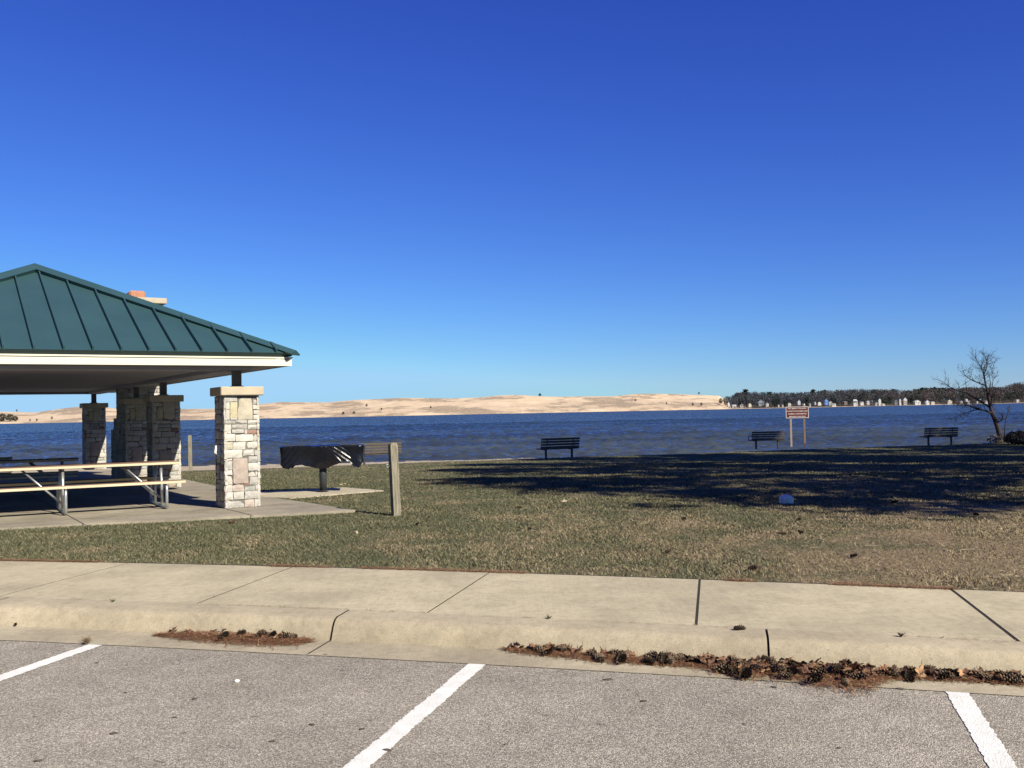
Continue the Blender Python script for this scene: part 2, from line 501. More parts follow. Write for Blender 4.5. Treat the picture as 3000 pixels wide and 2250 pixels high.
def beach():
    xs = np.linspace(-80, 80, 240); nr = 24
    V = []
    for k in range(nr):
        t = k / (nr - 1) * 1.5
        y0 = yL(xs) + .1; y1 = yW(xs); yy = y0 + (y1 - y0) * t
        z0 = lz(xs, yL(xs)) - .05
        f_ = np.clip((xs - 1) / 5, 0, 1)
        tt = t * (1 - f_) + min(1.5, t * 5) * f_
        z = z0 + (WZ - z0) * tt + .03 * (fbm(xs, yy, .5, 3) - .5)
        V.append(np.stack([xs, yy, z], 1))
    m = NM('beach_sand', .95, .1); f = m.noise(30., 5); b = m.noise(.6, 4)
    m.col(m.mix(1., m.ramp(f, [(.3, .85), (.7, 1.1)]), m.ramp(b, [(.35, (.30, .24, .175)), (.65, (.44, .37, .275))]), 'MULTIPLY'))
    m.bump(f, .4, .02)
    o = link('beach', npmesh('beach', np.concatenate(V), gridfaces(nr, len(xs)), m.m, True)); prop(o, kind='structure')
beach()
# slab and grill pad
def poly_slab(name, P, zf, mat, joints=None, th=.1, zoff=0.):
    mb = MB(); n = len(P)
    top = [(x, y, zf(x, y) + zoff) for x, y in P]; bot = [(x, y, zf(x, y) - th) for x, y in P]
    mb.add(top + bot, [tuple(range(n))] + [((i + 1) % n, i, n + i, n + (i + 1) % n) for i in range(n)])
    o = mb.build(name, mat); prop(o, kind='structure'); return o
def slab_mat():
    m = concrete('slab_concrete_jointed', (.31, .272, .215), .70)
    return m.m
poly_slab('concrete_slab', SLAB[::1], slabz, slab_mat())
mb = MB()
def groove(a, b, wd=.014):
    a = Vector((*a, 0)); b = Vector((*b, 0)); d = (b - a).normalized(); n = Vector((-d.y, d.x, 0)) * wd / 2
    q = [a + n, a - n, b - n, b + n]
    mb.add([(p.x, p.y, slabz(p.x, p.y) + .004) for p in q], [(0, 1, 2, 3)])
for v_ in (-.35, 3.0, 6.0, 9.0): groove(pav(-7, v_), pav(1.1, v_))
for u_ in (-4.6, -2.6, -.3): groove(pav(u_, -1.9), pav(u_, 12))
prop(mb.build('slab_joints', M_joint), kind='structure')
poly_slab('grill_pad', PAD, lambda x, y: slabz(x, y) + .003, M_pad)

# ------------------------------------------------------------------ grass blades (uncountable)
def blades():
    pts = []
    def scatter(y0, y1, dens, k=.60):
        area = k * (y1 ** 2 - y0 ** 2); n = int(area * dens)
        yy = np.sqrt(rng.uniform(y0 * y0, y1 * y1, n)); xx = rng.uniform(-k, k, n) * yy
        return xx, yy
    X = []; Y = []
    for y0, y1, d in ((7., 10, 4200), (10, 13, 3200), (13, 17, 2000), (17, 24, 900), (24, 34, 360), (34, 56, 110)):
        a, b = scatter(y0, y1, d); X.append(a); Y.append(b)
    X = np.concatenate(X); Y = np.concatenate(Y)
    keep = (Y > yB(X) + .015) & (Y < yL(X) + .1) & ~inpoly(X, Y, SLAB) & ~inpoly(X, Y, PAD)
    # thin out where the ground is bare
    bare = fbm(X, Y, .9, 4, 4.) + .05 * np.clip(X, -4, 5) - .05 * np.clip(Y - 10, -2, 4)
    keep &= rng.uniform(0, 1, len(X)) > np.clip((bare - .52) * 3.2, 0, .80)
    X = X[keep]; Y = Y[keep]; n = len(X)
    Z = lz(X, Y) - .005
    sp = .12 - .008 * ((X - P0.x) * PV.x + (Y - P0.y) * PV.y) - .018
    near = inpoly(X, Y, [pav(2.2, -3.2), pav(2.2, 18.), pav(-9, 18.), pav(-9, -3.6)])
    Z = np.where(near, np.minimum(Z, sp), Z)
    h = rng.gamma(5., .0034, n) + .007; h *= 1 + .55 * (fbm(X, Y, .8, 3, 9.) - .5)
    wd = (.0020 + .00021 * Y) * rng.uniform(.7, 1.4, n)
    a = rng.uniform(0, 2 * PI, n); le = rng.uniform(.2, 1.9, n) * h; la = rng.uniform(0, 2 * PI, n)
    dx = np.cos(a) * wd; dy = np.sin(a) * wd
    A = np.stack([X - dx, Y - dy, Z], 1); B = np.stack([X + dx, Y + dy, Z], 1)
    mx = X + .35 * le * np.cos(la); my = Y + .35 * le * np.sin(la)
    C = np.stack([mx + dx * .75, my + dy * .75, Z + h * .6], 1); D = np.stack([mx - dx * .75, my - dy * .75, Z + h * .6], 1)
    T = np.stack([X + le * np.cos(la), Y + le * np.sin(la), Z + h], 1)
    V = np.stack([A, B, C, D, T], 1).reshape(-1, 3)
    i = np.arange(n) * 5
    Fq = np.concatenate([np.stack([i, i + 1, i + 2], 1), np.stack([i, i + 2, i + 3], 1), np.stack([i + 3, i + 2, i + 4], 1)])
    o = link('grass', npmesh('grass', V, Fq, blade_mat()))
    prop(o, 'short green and straw coloured lawn grass between sidewalk and lake', 'grass', kind='stuff')
    print('blades', n)
blades()

# ------------------------------------------------------------------ water
def water():
    ys = np.concatenate([np.linspace(50, 110, 330), np.linspace(110.3, 240, 260)[0:], np.geomspace(241, 1130, 160)])
    nc = 520; s = np.linspace(-.72, .72, nc)
    Y = np.broadcast_to(ys[:, None], (len(ys), nc)); X = s[None, :] * ys[:, None]
    Z = np.zeros_like(X)
    r = np.random.default_rng(5)
    cell = np.maximum(1.44 * Y / nc, np.gradient(ys)[:, None])
    for k in range(64):
        L = .45 * (3.4 / .45) ** r.uniform()
        th = R(-108) + r.normal(0, .5)
        kx, ky = math.cos(th) * 2 * PI / L, math.sin(th) * 2 * PI / L
        A = .0128 * L ** .70 * r.uniform(.6, 1.3)
        fade = np.clip((L / cell - 2.2) / 2., 0, 1)
        ph = kx * X + ky * Y + r.uniform(0, 6.28)
        sw = np.sin(ph)
        Z += A * fade * (sw + .25 * np.cos(2 * ph))
    patch = .65 + .7 * fbm(X * .35, Y, .03, 3, 8.)
    Z *= patch
    V = np.stack([X, Y, WZ + Z], -1).reshape(-1, 3)
    m = NM('lake_water', .14, .42)
    m.b.inputs['IOR'].default_value = 1.33
    tone = m.noise(.05, 4, .6, m.map((.35, 1., 1.)))
    yy = m.math('MULTIPLY_ADD', m.xyz()[1], 1 / 120., -.5, clamp=True)
    tn = m.ramp(tone, [(.38, .75), (.62, 1.3)])
    m.col(m.mix(1., m.mix(yy, (.040, .051, .062), (.022, .038, .052)), tn, 'MULTIPLY'))
    # unresolved wavelets: tilt the normal directly, so far water still faces the viewer in places
    def tilt(scale, mp):
        t = m.n.new('ShaderNodeTexNoise'); t.inputs['Scale'].default_value = scale; t.inputs['Detail'].default_value = 5; t.inputs['Roughness'].default_value = .7
        m.l.new(m.map(mp), t.inputs['Vector'])
        v = m.n.new('ShaderNodeVectorMath'); v.operation = 'SUBTRACT'; m.l.new(t.outputs['Color'], v.inputs[0]); v.inputs[1].default_value = (.5, .5, .5)
        return v.outputs[0]
    x, y, z = m.xyz()[:3]
    k = m.math('MULTIPLY_ADD', y, 1 / 260., -.15, clamp=True)
    k = m.math('MULTIPLY_ADD', k, 1.15, .6)
    sc1 = m.n.new('ShaderNodeVectorMath'); sc1.operation = 'MULTIPLY'; m.l.new(tilt(1.6, (.7, 1.5, 1.)), sc1.inputs[0]); sc1.inputs[1].default_value = (.6, 1., 0.)
    off = m.n.new('ShaderNodeVectorMath'); off.operation = 'ADD'; m.l.new(sc1.outputs[0], off.inputs[0]); off.inputs[1].default_value = (0, -.11, 0)   # steeper lee faces look to this shore
    sc2 = m.n.new('ShaderNodeVectorMath'); sc2.operation = 'SCALE'; m.l.new(off.outputs[0], sc2.inputs[0]); m.l.new(k, sc2.inputs['Scale'])
    ge = m.n.new('ShaderNodeNewGeometry')
    ad = m.n.new('ShaderNodeVectorMath'); ad.operation = 'ADD'; m.l.new(ge.outputs['Normal'], ad.inputs[0]); m.l.new(sc2.outputs[0], ad.inputs[1])
    no = m.n.new('ShaderNodeVectorMath'); no.operation = 'NORMALIZE'; m.l.new(ad.outputs[0], no.inputs[0])
    m.l.new(no.outputs[0], m.b.inputs['Normal'])
    o = link('lake_water', npmesh('lake_water', V, gridfaces(len(ys), nc), m.m, True)); prop(o, kind='structure')
water()

# ------------------------------------------------------------------ far dunes and wooded shore
SK = [(-900, 1212), (-300, 1208), (0, 1206.5), (102, 1209), (192, 1196), (235, 1192), (316, 1194.5), (357, 1201), (500, 1199), (640, 1198), (759, 1185), (817, 1178.6), (889, 1179), (954, 1179.7),
      (1034, 1173), (1179, 1166), (1323, 1168), (1400, 1165), (1473, 1158.4), (1523, 1157.7), (1577, 1161.5), (1646, 1163), (1742, 1161.5),
      (1800, 1161.5), (1857, 1155), (1900, 1154), (1972, 1155), (2050, 1157.7), (2107, 1160)]
TT = [(2145, 1160), (2161, 1148), (2184, 1143), (2247, 1146), (2303, 1149), (2349, 1148), (2382, 1143), (2416, 1141), (2473, 1138), (2518, 1136), (2597, 1138), (2616, 1136), (2649, 1141),
      (2671, 1141), (2679, 1136), (2729, 1133), (2759, 1134), (2789, 1133), (2878, 1131), (2938, 1131), (2967, 1121), (3000, 1116), (3200, 1105), (3900, 1095)]
SK2 = SK + [(x, min(y + 40, 1212 - .0203 * (x - 1500) - 8)) for x, y in TT]
skx = np.array([p[0] for p in SK2], float); sky_ = np.array([hz(p[0]) - p[1] for p in SK2], float)
D0 = 1100.
def terr(X, Y):
    X = np.asarray(X, float); Y = np.asarray(Y, float)
    px = 1500 + F * X / Y
    g = np.interp(px, skx, sky_)
    wood = np.clip((px - 2100) / 60, 0, 1)
    top = H + g * np.maximum(Y, 1330) / F - WZ
    t = np.clip((Y - D0 - wood * 25) / 240, 0, 1)
    n1 = fbm(X, Y, .009, 4, 1.); n2 = fbm(X * .6, Y * 1.5, .03, 4, 6.)
    p = t ** .75
    # foredunes and hollows below the skyline
    p = p * (.62 + .55 * n1) + .10 * (n2 - .5) * np.sin(PI * t)
    p = np.where(t >= 1, 1., np.minimum(p, .985 - .1 * (1 - t)))
    blend = np.clip((t - .8) / .2, 0, 1)
    p = p * (1 - blend) + blend * (.97 + .03 * t)
    b = np.clip((Y - D0) / 12, 0, 1)
    z = WZ - .6 + b * .9 + np.maximum(p, 0) * top
    far = np.exp(-((px - 2325) / 75) ** 2) * np.clip((Y - 1500) / 200, 0, 1) * 9.5
    z = z + far - np.clip((Y - 1345) / 300, 0, 1) * 2.0 * (1 - np.exp(-((px - 2325) / 90) ** 2))
    return z
def terr1(x, y): return float(terr(np.array([x]), np.array([y]))[0])
def dunes():
    ys = np.concatenate([np.linspace(1085, 1360, 140), np.linspace(1365, 1750, 40)])
    s = np.linspace(-.85, .85, 700)
    X = s[None, :] * ys[:, None]; Y = np.broadcast_to(ys[:, None], X.shape)
    V = np.stack([X, Y, terr(X, Y)], -1).reshape(-1, 3)
    m = NM('dune_sand', .95, .1)
    x, y, z = m.xyz()[:3]
    v1 = m.noise(1., 5, .65, m.map((.013, .006, .09))); v2 = m.noise(1., 5, .7, m.map((.045, .02, .22)))
    c = m.ramp(v2, [(.4, (.50, .38, .255)), (.6, (.60, .47, .33))])
    veg = m.math('ADD', v1, m.math('MULTIPLY_ADD', v2, .6, -.3))
    c = m.mix(m.ramp(veg, [(.485, 0.), (.56, .85)]), c, m.ramp(m.noise(.35, 4), [(.4, (.20, .155, .11)), (.6, (.34, .26, .185))]))
    # litter floor under the woods on the right, pale beach strip along the water
    ratio = m.math('DIVIDE', x, y)
    wd = m.math('ADD', ratio, m.math('MULTIPLY_ADD', m.noise(.02, 3), .03, -.015))
    wf = m.ramp(wd, [(.228, 0.), (.245, 1.)])
    floor = m.math('MULTIPLY', wf, m.ramp(z, [(.9, 0.), (1., 1.)]))
    m.l.new(m.math('MULTIPLY_ADD', z, .2, .85), floor.node.inputs[1]) if False else None
    c2 = m.ramp(m.noise(.12, 4), [(.35, (.07, .06, .05)), (.65, (.14, .115, .085))])
    up = m.math('MULTIPLY_ADD', y, 1 / 20., -(D0 + 14) / 20., clamp=True)
    c = m.mix(m.math('MULTIPLY', wf, up), c, c2)
    m.col(c); m.bump(v2, .5, 1.5)
    o = link('dunes', npmesh('dunes', V, gridfaces(len(ys), 700), m.m, True)); prop(o, kind='structure')
dunes()
# far woods: bare deciduous mass (stuff) and dark pines one can tell apart
def tuft(n, rx, rz, zc, size, r, up=.5, col=(1, 1, 1), var=.3):
    # many small twig or needle faces spread through an ellipsoid
    d = r.normal(size=(n, 3)); d /= np.linalg.norm(d, axis=1)[:, None]
    rad = r.uniform(.25, 1, n) ** (1 / 2.2)
    P = d * rad[:, None] * np.array([rx, rx, rz]) + np.array([0, 0, zc])
    a = r.normal(size=(n, 3)); a[:, 2] += up; a /= np.linalg.norm(a, axis=1)[:, None]
    b = np.cross(a, r.normal(size=(n, 3))); b /= np.linalg.norm(b, axis=1)[:, None]
    sz = size * r.uniform(.6, 1.4, n)[:, None]
    V = np.stack([P - b * sz * .35, P + b * sz * .35, P + a * sz], 1).reshape(-1, 3)
    Fq = np.arange(n * 3).reshape(-1, 3)
    c = np.repeat(np.array(col)[None] * (1 + var * r.uniform(-1, 1, n))[:, None], 3, 0)
    return V, Fq, c
M_far = attrmat('far_foliage', .95, .25, .15)
def forest():
    r = np.random.default_rng(3); Vs = []; Fs = []; Cs = []; base = 0
    ttx = [p[0] for p in TT]; tty = [p[1] for p in TT]
    N = 1500
    for i in range(N):
        px = r.uniform(2128, 3560); Y = 1132 + 240 * r.uniform() ** 1.3
        front = i < 130
        if front: Y = r.uniform(1109, 1118)
        if px < 2200 and not front: Y = max(Y, 1140)
        X = (px - 1500) / F * Y
        z = terr1(X, Y)
        zt = H + (hz(px) - np.interp(px, ttx, tty)) * Y / F     # nothing above the skyline of the wood
        h = r.uniform(10, 16)
        if Y > 1260: h = max(6, min(zt - z + r.uniform(-1.5, .8), 18))
        h = min(h, max(4., zt - z + .3))
        if front: h = r.uniform(1.5, 5.5) if r.uniform() < .8 else r.uniform(5, 9)
        if r.uniform() < .17: col = np.array((.020, .034, .024))
        else:
            k = np.clip((px - 2350) / 350, 0, 1)
            col = np.array((.052, .056, .066)) * (1 - k) + np.array((.078, .064, .064)) * k
            col = col * r.uniform(.85, 1.15)
        V, Fq, c = tuft(170, h * .30, h * .42, h * .58, h * .075, r, .9, col, .15)
        tw = .2
        V2 = np.array([[-tw, 0, -1], [tw, 0, -1], [0, .1, h * .8], [0, -tw, -1], [0, tw, -1], [.1, 0, h * .8]])
        F2 = np.array([[0, 1, 2], [3, 4, 5]]) + len(V)
        V = np.concatenate([V, V2]); Fq = np.concatenate([Fq, F2]); c = np.concatenate([c, np.repeat((col * .9)[None], 6, 0)])
        Vs.append(V + np.array([X, Y, z])); Fs.append(Fq + base); Cs.append(c); base += len(V)
    o = link('far_woods', npmesh('far_woods', np.concatenate(Vs), np.concatenate(Fs), M_far, attr=np.concatenate(Cs)))
    prop(o, 'grey brown leafless woods covering the far shore on the right', 'woods', kind='stuff')
forest()
def far_tree_mesh(kind, seed):
    r = np.random.default_rng(seed)
    if kind == 'pine':
        parts = []
        for k in range(7):
            f = k / 6
            parts.append(tuft(60, .30 * (1 - f * .72) + .03, .075, .26 + .68 * f, .10, r, -.1, (.018, .034, .020), .4))
        col = (.05, .04, .035)
    elif kind == 'round':
        parts = [tuft(420, .5, .42, .46, .13, r, .5, (.038, .040, .026), .4)]; col = (.05, .04, .03)
    else:
        parts = [tuft(240, .34, .42, .58, .13, r, 1.2, (.12, .10, .085), .35)]; col = (.12, .10, .085)
    Vs = []; Fs = []; Cs = []; b = 0
    for V, Fq, c in parts: Vs.append(V); Fs.append(Fq + b); Cs.append(c); b += len(V)
    t = MB(); t.tube([(0, 0, -.08), (.01, 0, .3), (0, .01, .75)], [.025, .02, .006], 5)
    tv = np.array(t.v); tf = []
    for f in t.f:
        for j in range(1, len(f) - 1): tf.append((f[0], f[j], f[j + 1]))
    Vs.append(tv); Fs.append(np.array(tf) + b); Cs.append(np.repeat(np.array(col)[None], len(tv), 0))
    return npmesh('far_' + kind, np.concatenate(Vs), np.concatenate(Fs), M_far, attr=np.concatenate(Cs))
FT = {k: [far_tree_mesh(k, s * 7 + i) for i in range(3)] for s, k in enumerate(('pine', 'round', 'bare'))}
G1 = 'dark pines of the far shore'
def far_tree(name, kind, px, pyb, hpx, Y, label, cat, group=None, wid=1., onground=True):
    p = atY(px, pyb, Y)
    z = terr1(p.x, p.y) if onground else p.z
    o = link(name, random.choice(FT[kind])); o.location = (p.x, p.y, z)
    h = hpx * Y / F * (.88 if group in (G1, 'row of skyline pines') else 1.); o.scale = (h * wid, h * wid, h); o.rotation_euler = (0, 0, random.uniform(0, 6.28))
    return prop(o, label, cat, group)
# dark pines standing on the skyline and among the houses
G1 = 'dark pines of the far shore'
for px, h, Y, lab in [(2161, 45, 1300, 'dark pine at the very left end of the far woods'),
                      (2184, 52, 1310, 'tallest dark pine at the left end of the far woods'),
                      (2255, 44, 1320, 'dark pine on the skyline above the grey gabled house'),
                      (2382, 48, 1330, 'dark pine on the skyline just right of the pale dune gap'),
                      (2418, 44, 1330, 'dark skyline pine above the blue house'),
                      (2560, 42, 1330, 'dark rounded skyline pine left of the tall white gabled house'),
                      (2591, 40, 1330, 'dark skyline pine right of the tall white gabled house'),
                      (2618, 42, 1330, 'lone dark round topped pine on the skyline left of the gap')]:
    far_tree('pine_tree', 'pine', px, 1190, h, Y, lab, 'tree', G1, 1.2)
for px in (2681, 2690, 2703, 2713, 2730, 2740, 2752, 2763):
    far_tree('pine_tree', 'pine', px, 1185, random.uniform(38, 46), 1335,
             'dark pine in the close row along the skyline left of the bare lakeside tree', 'tree', 'row of skyline pines', 1.15)
for px, h, lab in [(2300, 26, 'dark evergreen behind the pale cottage left of the sign'), (2486, 30, 'dark evergreen just left of the white house with the tall deck'),
                   (2592, 27, 'broad dark evergreen right of the tall white gabled house'), (2604, 29, 'pointed dark evergreen between the tall white houses'), (2365, 30, 'dark evergreen above the top of the brown sign'),
                   (2672, 25, 'dark evergreen left of the wide white gabled house')]:
    far_tree('evergreen_tree', 'pine', px, 1183, h, 1140, lab, 'tree', G1, 1.1)
# shrubs and single trees on the dunes
for px, y, h, kd, nm, lab in [
        (6, 1238, 27, 'round', 'evergreen_tree', 'dark tree at the left edge of the picture under the dunes'),
        (29, 1238, 25, 'round', 'evergreen_tree', 'largest dark tree of the far left shore clump'),
        (45, 1237, 18, 'round', 'evergreen_tree', 'smaller dark tree at the right of the far left shore clump'),
        (1006, 1218, 9, 'round', 'shrub', 'left of two round dark shrubs at the foot of the dunes'),
        (1037, 1217, 9, 'round', 'shrub', 'right of two round dark shrubs at the foot of the dunes'),
        (1582, 1160, 10, 'round', 'lone_tree', 'lone small tree standing on the dune skyline'),
        (49, 1209, 8, 'bare', 'bare_tree', 'faint leafless tree on the left dune skyline'),
        (152, 1233, 10, 'bare', 'shrub', 'leafless shrub on the sand left of the rear pillar'),
        (88, 1238, 8, 'bare', 'shrub', 'leafless shrub right of the far left tree clump'),
        (108, 1238, 9, 'bare', 'shrub', 'leafless shrub in the middle of the left beach under the roof'),
        (1074, 1193, 11, 'bare', 'bare_tree', 'leafless tree half way up the dune above the two round shrubs'),
        (1118, 1207, 9, 'bare', 'shrub', 'brown shrub right of the two round dark shrubs'),
        (1262, 1202, 9, 'bare', 'shrub', 'brown shrub beside the pale sand scarp'),
        (2048, 1164, 9, 'bare', 'bare_tree', 'small leafless tree on the right part of the dune skyline'),
        (2030, 1196, 11, 'bare', 'shrub', 'left of two leafless shrubs at the right foot of the dunes'),
        (2055, 1196, 12, 'bare', 'shrub', 'right of two leafless shrubs at the right foot of the dunes'),
        (1953, 1191, 8, 'bare', 'shrub', 'leafless shrub on the bare sand ridge near the woods'),
        (1862, 1180, 9, 'bare', 'shrub', 'grey shrub above the dark blowout hollow in the dunes'),
        (2112, 1185, 20, 'bare', 'bare_tree', 'leafless tree where the dunes meet the woods'),
        (2126, 1187, 26, 'bare', 'bare_tree', 'taller leafless tree beside the white hut at the end of the dunes')]:
    Y = 1106 + max(0, (hz(px) - 0 - y + 7.5)) * 3.6
    if nm in ('lone_tree',) or y < 1170 or lab.startswith('faint'): Y = 1338
    far_tree(nm, kd, px, y, h, Y, lab, 'tree' if 'tree' in nm else 'shrub', 'plants on the far dunes', .9)

# ------------------------------------------------------------------ houses on the far shore
def paint(name, c): return simple(name, c, .7, .06, .6)
HW = {'white': paint('white_siding', (.45, .44, .42)), 'grey': paint('grey_siding', (.17, .185, .21)), 'blue': paint('blue_siding', (.10, .22, .50)),
      'cream': paint('cream_siding', (.40, .36, .30)), 'brown': paint('brown_siding', (.14, .10, .08)), 'pale': paint('pale_grey_siding', (.34, .35, .38))}
HR = {'dark': paint('dark_shingles', (.06, .06, .07)), 'grey': paint('grey_shingles', (.17, .18, .21)), 'light': paint('light_roof', (.40, .40, .42)), 'brown': paint('brown_shingles', (.12, .085, .07))}
M_pane = simple('dark_window_glass', (.02, .03, .045), .1, .1, 1., .5)
def house(px, pyb, wpx, hpx, wall, roof, label, gable=True, deck=False, Y=1122.):
    p = atY(px, pyb, Y); w_ = max(wpx * .9 * Y / F, 1.1); h = max(hpx * .88 * Y / F, 1.1); d = max(w_ * .9, 4.)
    t = thing('house', label, 'house', p, random.uniform(-.08, .08), 'houses on the far shore')
    rh = min(h * .45, w_ * .55) if gable else h * .28
    wh = h - rh
    a = MB(); a.box((0, 0, wh / 2 - 1.), (w_, d, wh + 2.))
    if gable:
        a.add([(-w_ / 2, -d / 2, wh), (w_ / 2, -d / 2, wh), (0, -d / 2, wh + rh), (-w_ / 2, d / 2, wh), (w_ / 2, d / 2, wh), (0, d / 2, wh + rh)], [(0, 1, 2), (4, 3, 5)])
    a.build('wall', HW[wall], t)
    b = MB(); o = .25; th = .18
    if gable:
        for s in (-1, 1):
            q = [(s * (w_ / 2 + o), -d / 2 - o, wh - o * rh / (w_ / 2)), (0, -d / 2 - o, wh + rh + .05), (0, d / 2 + o, wh + rh + .05), (s * (w_ / 2 + o), d / 2 + o, wh - o * rh / (w_ / 2))]
            b.add(q + [(x, y, z + th) for x, y, z in q], [(0, 1, 2, 3), (7, 6, 5, 4), (0, 4, 5, 1), (1, 5, 6, 2), (2, 6, 7, 3), (3, 7, 4, 0)])
    else:
        q = [(-w_ / 2 - o, -d / 2 - o, wh), (w_ / 2 + o, -d / 2 - o, wh), (w_ / 2 + o, d / 2 + o, wh), (-w_ / 2 - o, d / 2 + o, wh), (-w_ / 2 * .8, 0, wh + rh), (w_ / 2 * .8, 0, wh + rh)]
        b.add(q, [(0, 1, 5, 4), (2, 3, 4, 5), (1, 2, 5), (3, 0, 4), (3, 2, 1, 0)])
    b.build('roof', HR[roof], t)
    if w_ > 3.2 and wh > 1.5:
        for k, x in enumerate((-w_ * .24, w_ * .24)):
            wz = min(1.0, wh * .4)
            c = MB(); c.box((x, -d / 2 - .03, wh * .52), (w_ * .17, .06, wz)); c.build('window', M_pane, t)
        if wh > 5:
            for x in (-w_ * .24, w_ * .24):
                c = MB(); c.box((x, -d / 2 - .03, wh * .84), (w_ * .17, .06, .9)); c.build('window', M_pane, t)
    if deck:
        c = MB(); c.box((w_ * .15, -d / 2 - .7, wh * .98), (w_ * .8, 1.4, .2))
        for x in (-w_ * .2, w_ * .5): c.box((x, -d / 2 - 1.3, wh * .48 - .5), (.2, .2, wh + 1))
        c.build('deck', HW['white'], t)
    return t
for a in [(2134, 1186, 6, 9, 'white', 'light', 'small white hut at the left end of the far shore houses', True),
          (2150, 1189, 13, 5, 'white', 'grey', 'long low white cottage beside the white hut at the woods edge', False),
          (2172, 1189, 9, 7, 'white', 'brown', 'small white gabled cottage right of the long low cottage', True),
          (2196, 1188, 9, 8, 'cream', 'brown', 'cream gabled cottage left of the grey gabled house', True),
          (2229, 1185, 18, 14, 'grey', 'light', 'large grey house with pale gable edges on the far shore', True),
          (2247, 1187, 9, 8, 'white', 'light', 'white cottage touching the right side of the large grey house', True),
          (2280, 1188, 3, 3, 'white', 'grey', 'tiny white shed right of the white cottage', False),
          (2292, 1188, 4, 4, 'white', 'grey', 'slightly larger white shed halfway to the cream cottage', False),
          (2312, 1187, 9, 8, 'cream', 'grey', 'cream cottage just left above the brown sign', False),
          (2340, 1182, 9, 12, 'pale', 'grey', 'tall pale grey house in the trees above the brown sign', True),
          (2355, 1187, 4, 6, 'white', 'light', 'narrow white gabled hut above the sign', True),
          (2372, 1187, 5, 6, 'white', 'light', 'narrow white flat fronted hut right above the sign corner', False),
          (2387, 1181, 4, 5, 'pale', 'grey', 'small pale grey house up the bank right of the sign', False),
          (2400, 1183, 10, 7, 'white', 'dark', 'white gabled house left of the blue house', True),
          (2420, 1182, 12, 15, 'blue', 'light', 'blue house with a steep white edged gable', True),
          (2432, 1183, 10, 9, 'white', 'grey', 'white gable joined to the right of the blue house', True),
          (2441, 1187, 13, 6, 'white', 'light', 'low bright white boathouse right of the blue house', False),
          (2476, 1181, 10, 6, 'brown', 'grey', 'dim brown house in the shade between boathouse and deck house', False),
          (2505, 1186, 12, 18, 'white', 'light', 'tall white house with an open upper deck on posts', False, True),
          (2524, 1183, 10, 9, 'white', 'dark', 'white house right of the house with the tall deck', False),
          (2542, 1181, 10, 8, 'white', 'light', 'bright white house left of the tall narrow gable', True),
          (2566, 1184, 7, 7, 'white', 'grey', 'small white house at the left foot of the tall narrow gable', False),
          (2576, 1184, 8, 19, 'white', 'grey', 'tall narrow bright white gabled house near shore', True),
          (2587, 1187, 8, 6, 'white', 'light', 'low white boathouse at the right foot of the tall narrow gable', False),
          (2624, 1180, 10, 11, 'grey', 'dark', 'dim blue grey house between the two tall white houses', True),
          (2636, 1184, 6, 18, 'white', 'light', 'very slim tall white house left of the three storey white one', True),
          (2651, 1181, 11, 19, 'white', 'grey', 'tall white three storey gabled house', True),
          (2686, 1182, 18, 11, 'white', 'light', 'wide bright white gabled house alone on the shore', True),
          (2715, 1182, 12, 11, 'white', 'grey', 'white house with a dark window right of the wide white gable', True),
          (2731, 1181, 11, 5, 'cream', 'light', 'long low cream house left of the bare lakeside tree', False),
          (2780, 1179, 15, 9, 'cream', 'brown', 'cream house with a broad roof seen left of the tree branches', True),
          (2815, 1179, 7, 5, 'white', 'light', 'small white house behind the left branch tips', True),
          (2830, 1172, 6, 4, 'white', 'light', 'white house highest up the bank behind the branches', False),
          (2837, 1181, 10, 8, 'pale', 'light', 'pale grey green house low behind the branches', True),
          (2861, 1178, 5, 4, 'white', 'grey', 'tiny white house in the middle of the branches', False),
          (2888, 1179, 14, 7, 'white', 'grey', 'white gabled house behind the trunk of the bare tree', True),
          (2980, 1174, 8, 4, 'white', 'light', 'small white house on the bank at the right edge', False)]:
    house(*a)
def dock():
    p = atY(2955, 1182.5, 1094); t = thing('boat_dock', 'long pale boat dock on the water at the far right', 'dock', p)
    a = MB(); a.box((0, 0, .2), (11, 1.6, .25)); a.build('deck', HW['pale'], t)
    for x in (-5, -2.5, 0, 2.5, 5):
        b = MB(); b.box((x, -.6, -.9), (.25, .25, 2.2)); b.build('pile', HW['brown'], t)
dock()

# ------------------------------------------------------------------ pavilion
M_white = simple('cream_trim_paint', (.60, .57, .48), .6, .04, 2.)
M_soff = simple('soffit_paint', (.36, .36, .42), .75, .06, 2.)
M_steel = simple('brown_steel', (.13, .115, .11), .5, .08, 5.)
def roof_mat():
    m = NM('green_metal_roof', .42, .4)
    n = m.noise(1.2, 4); c = m.ramp(n, [(.3, (.030, .072, .080)), (.7, (.036, .084, .092))])
    m.col(c); m.b.inputs['Metallic'].default_value = .15
    m.bump(m.noise(1.5, 2), .08, .03)
    return m.m
M_roof = roof_mat()
def stone_mat():
    m = NM('ledge_stone', .9, .15)
    n = m.noise(6., 5, .7); f = m.noise(45., 4, .7); st = m.noise(9., 4, .65)
    c = m.mix(1., m.ramp(n, [(.3, .78), (.5, 1.), (.7, 1.12)]), m.attr(), 'MULTIPLY')
    c = m.mix(1., m.ramp(f, [(.3, .86), (.7, 1.1)]), c, 'MULTIPLY')
    m.col(c); m.bump(m.math('ADD', n, m.math('MULTIPLY', f, .5)), .7, .02)
    return m.m
M_stone = stone_mat()
M_cap = simple('cast_stone_cap', (.42, .36, .275), .85, .10, 5., .2, .3, 90.)
STC = [(.43, .41, .38), (.47, .45, .415), (.39, .37, .345), (.49, .465, .42), (.42, .395, .365), (.45, .43, .405), (.36, .345, .325), (.44, .405, .37)]
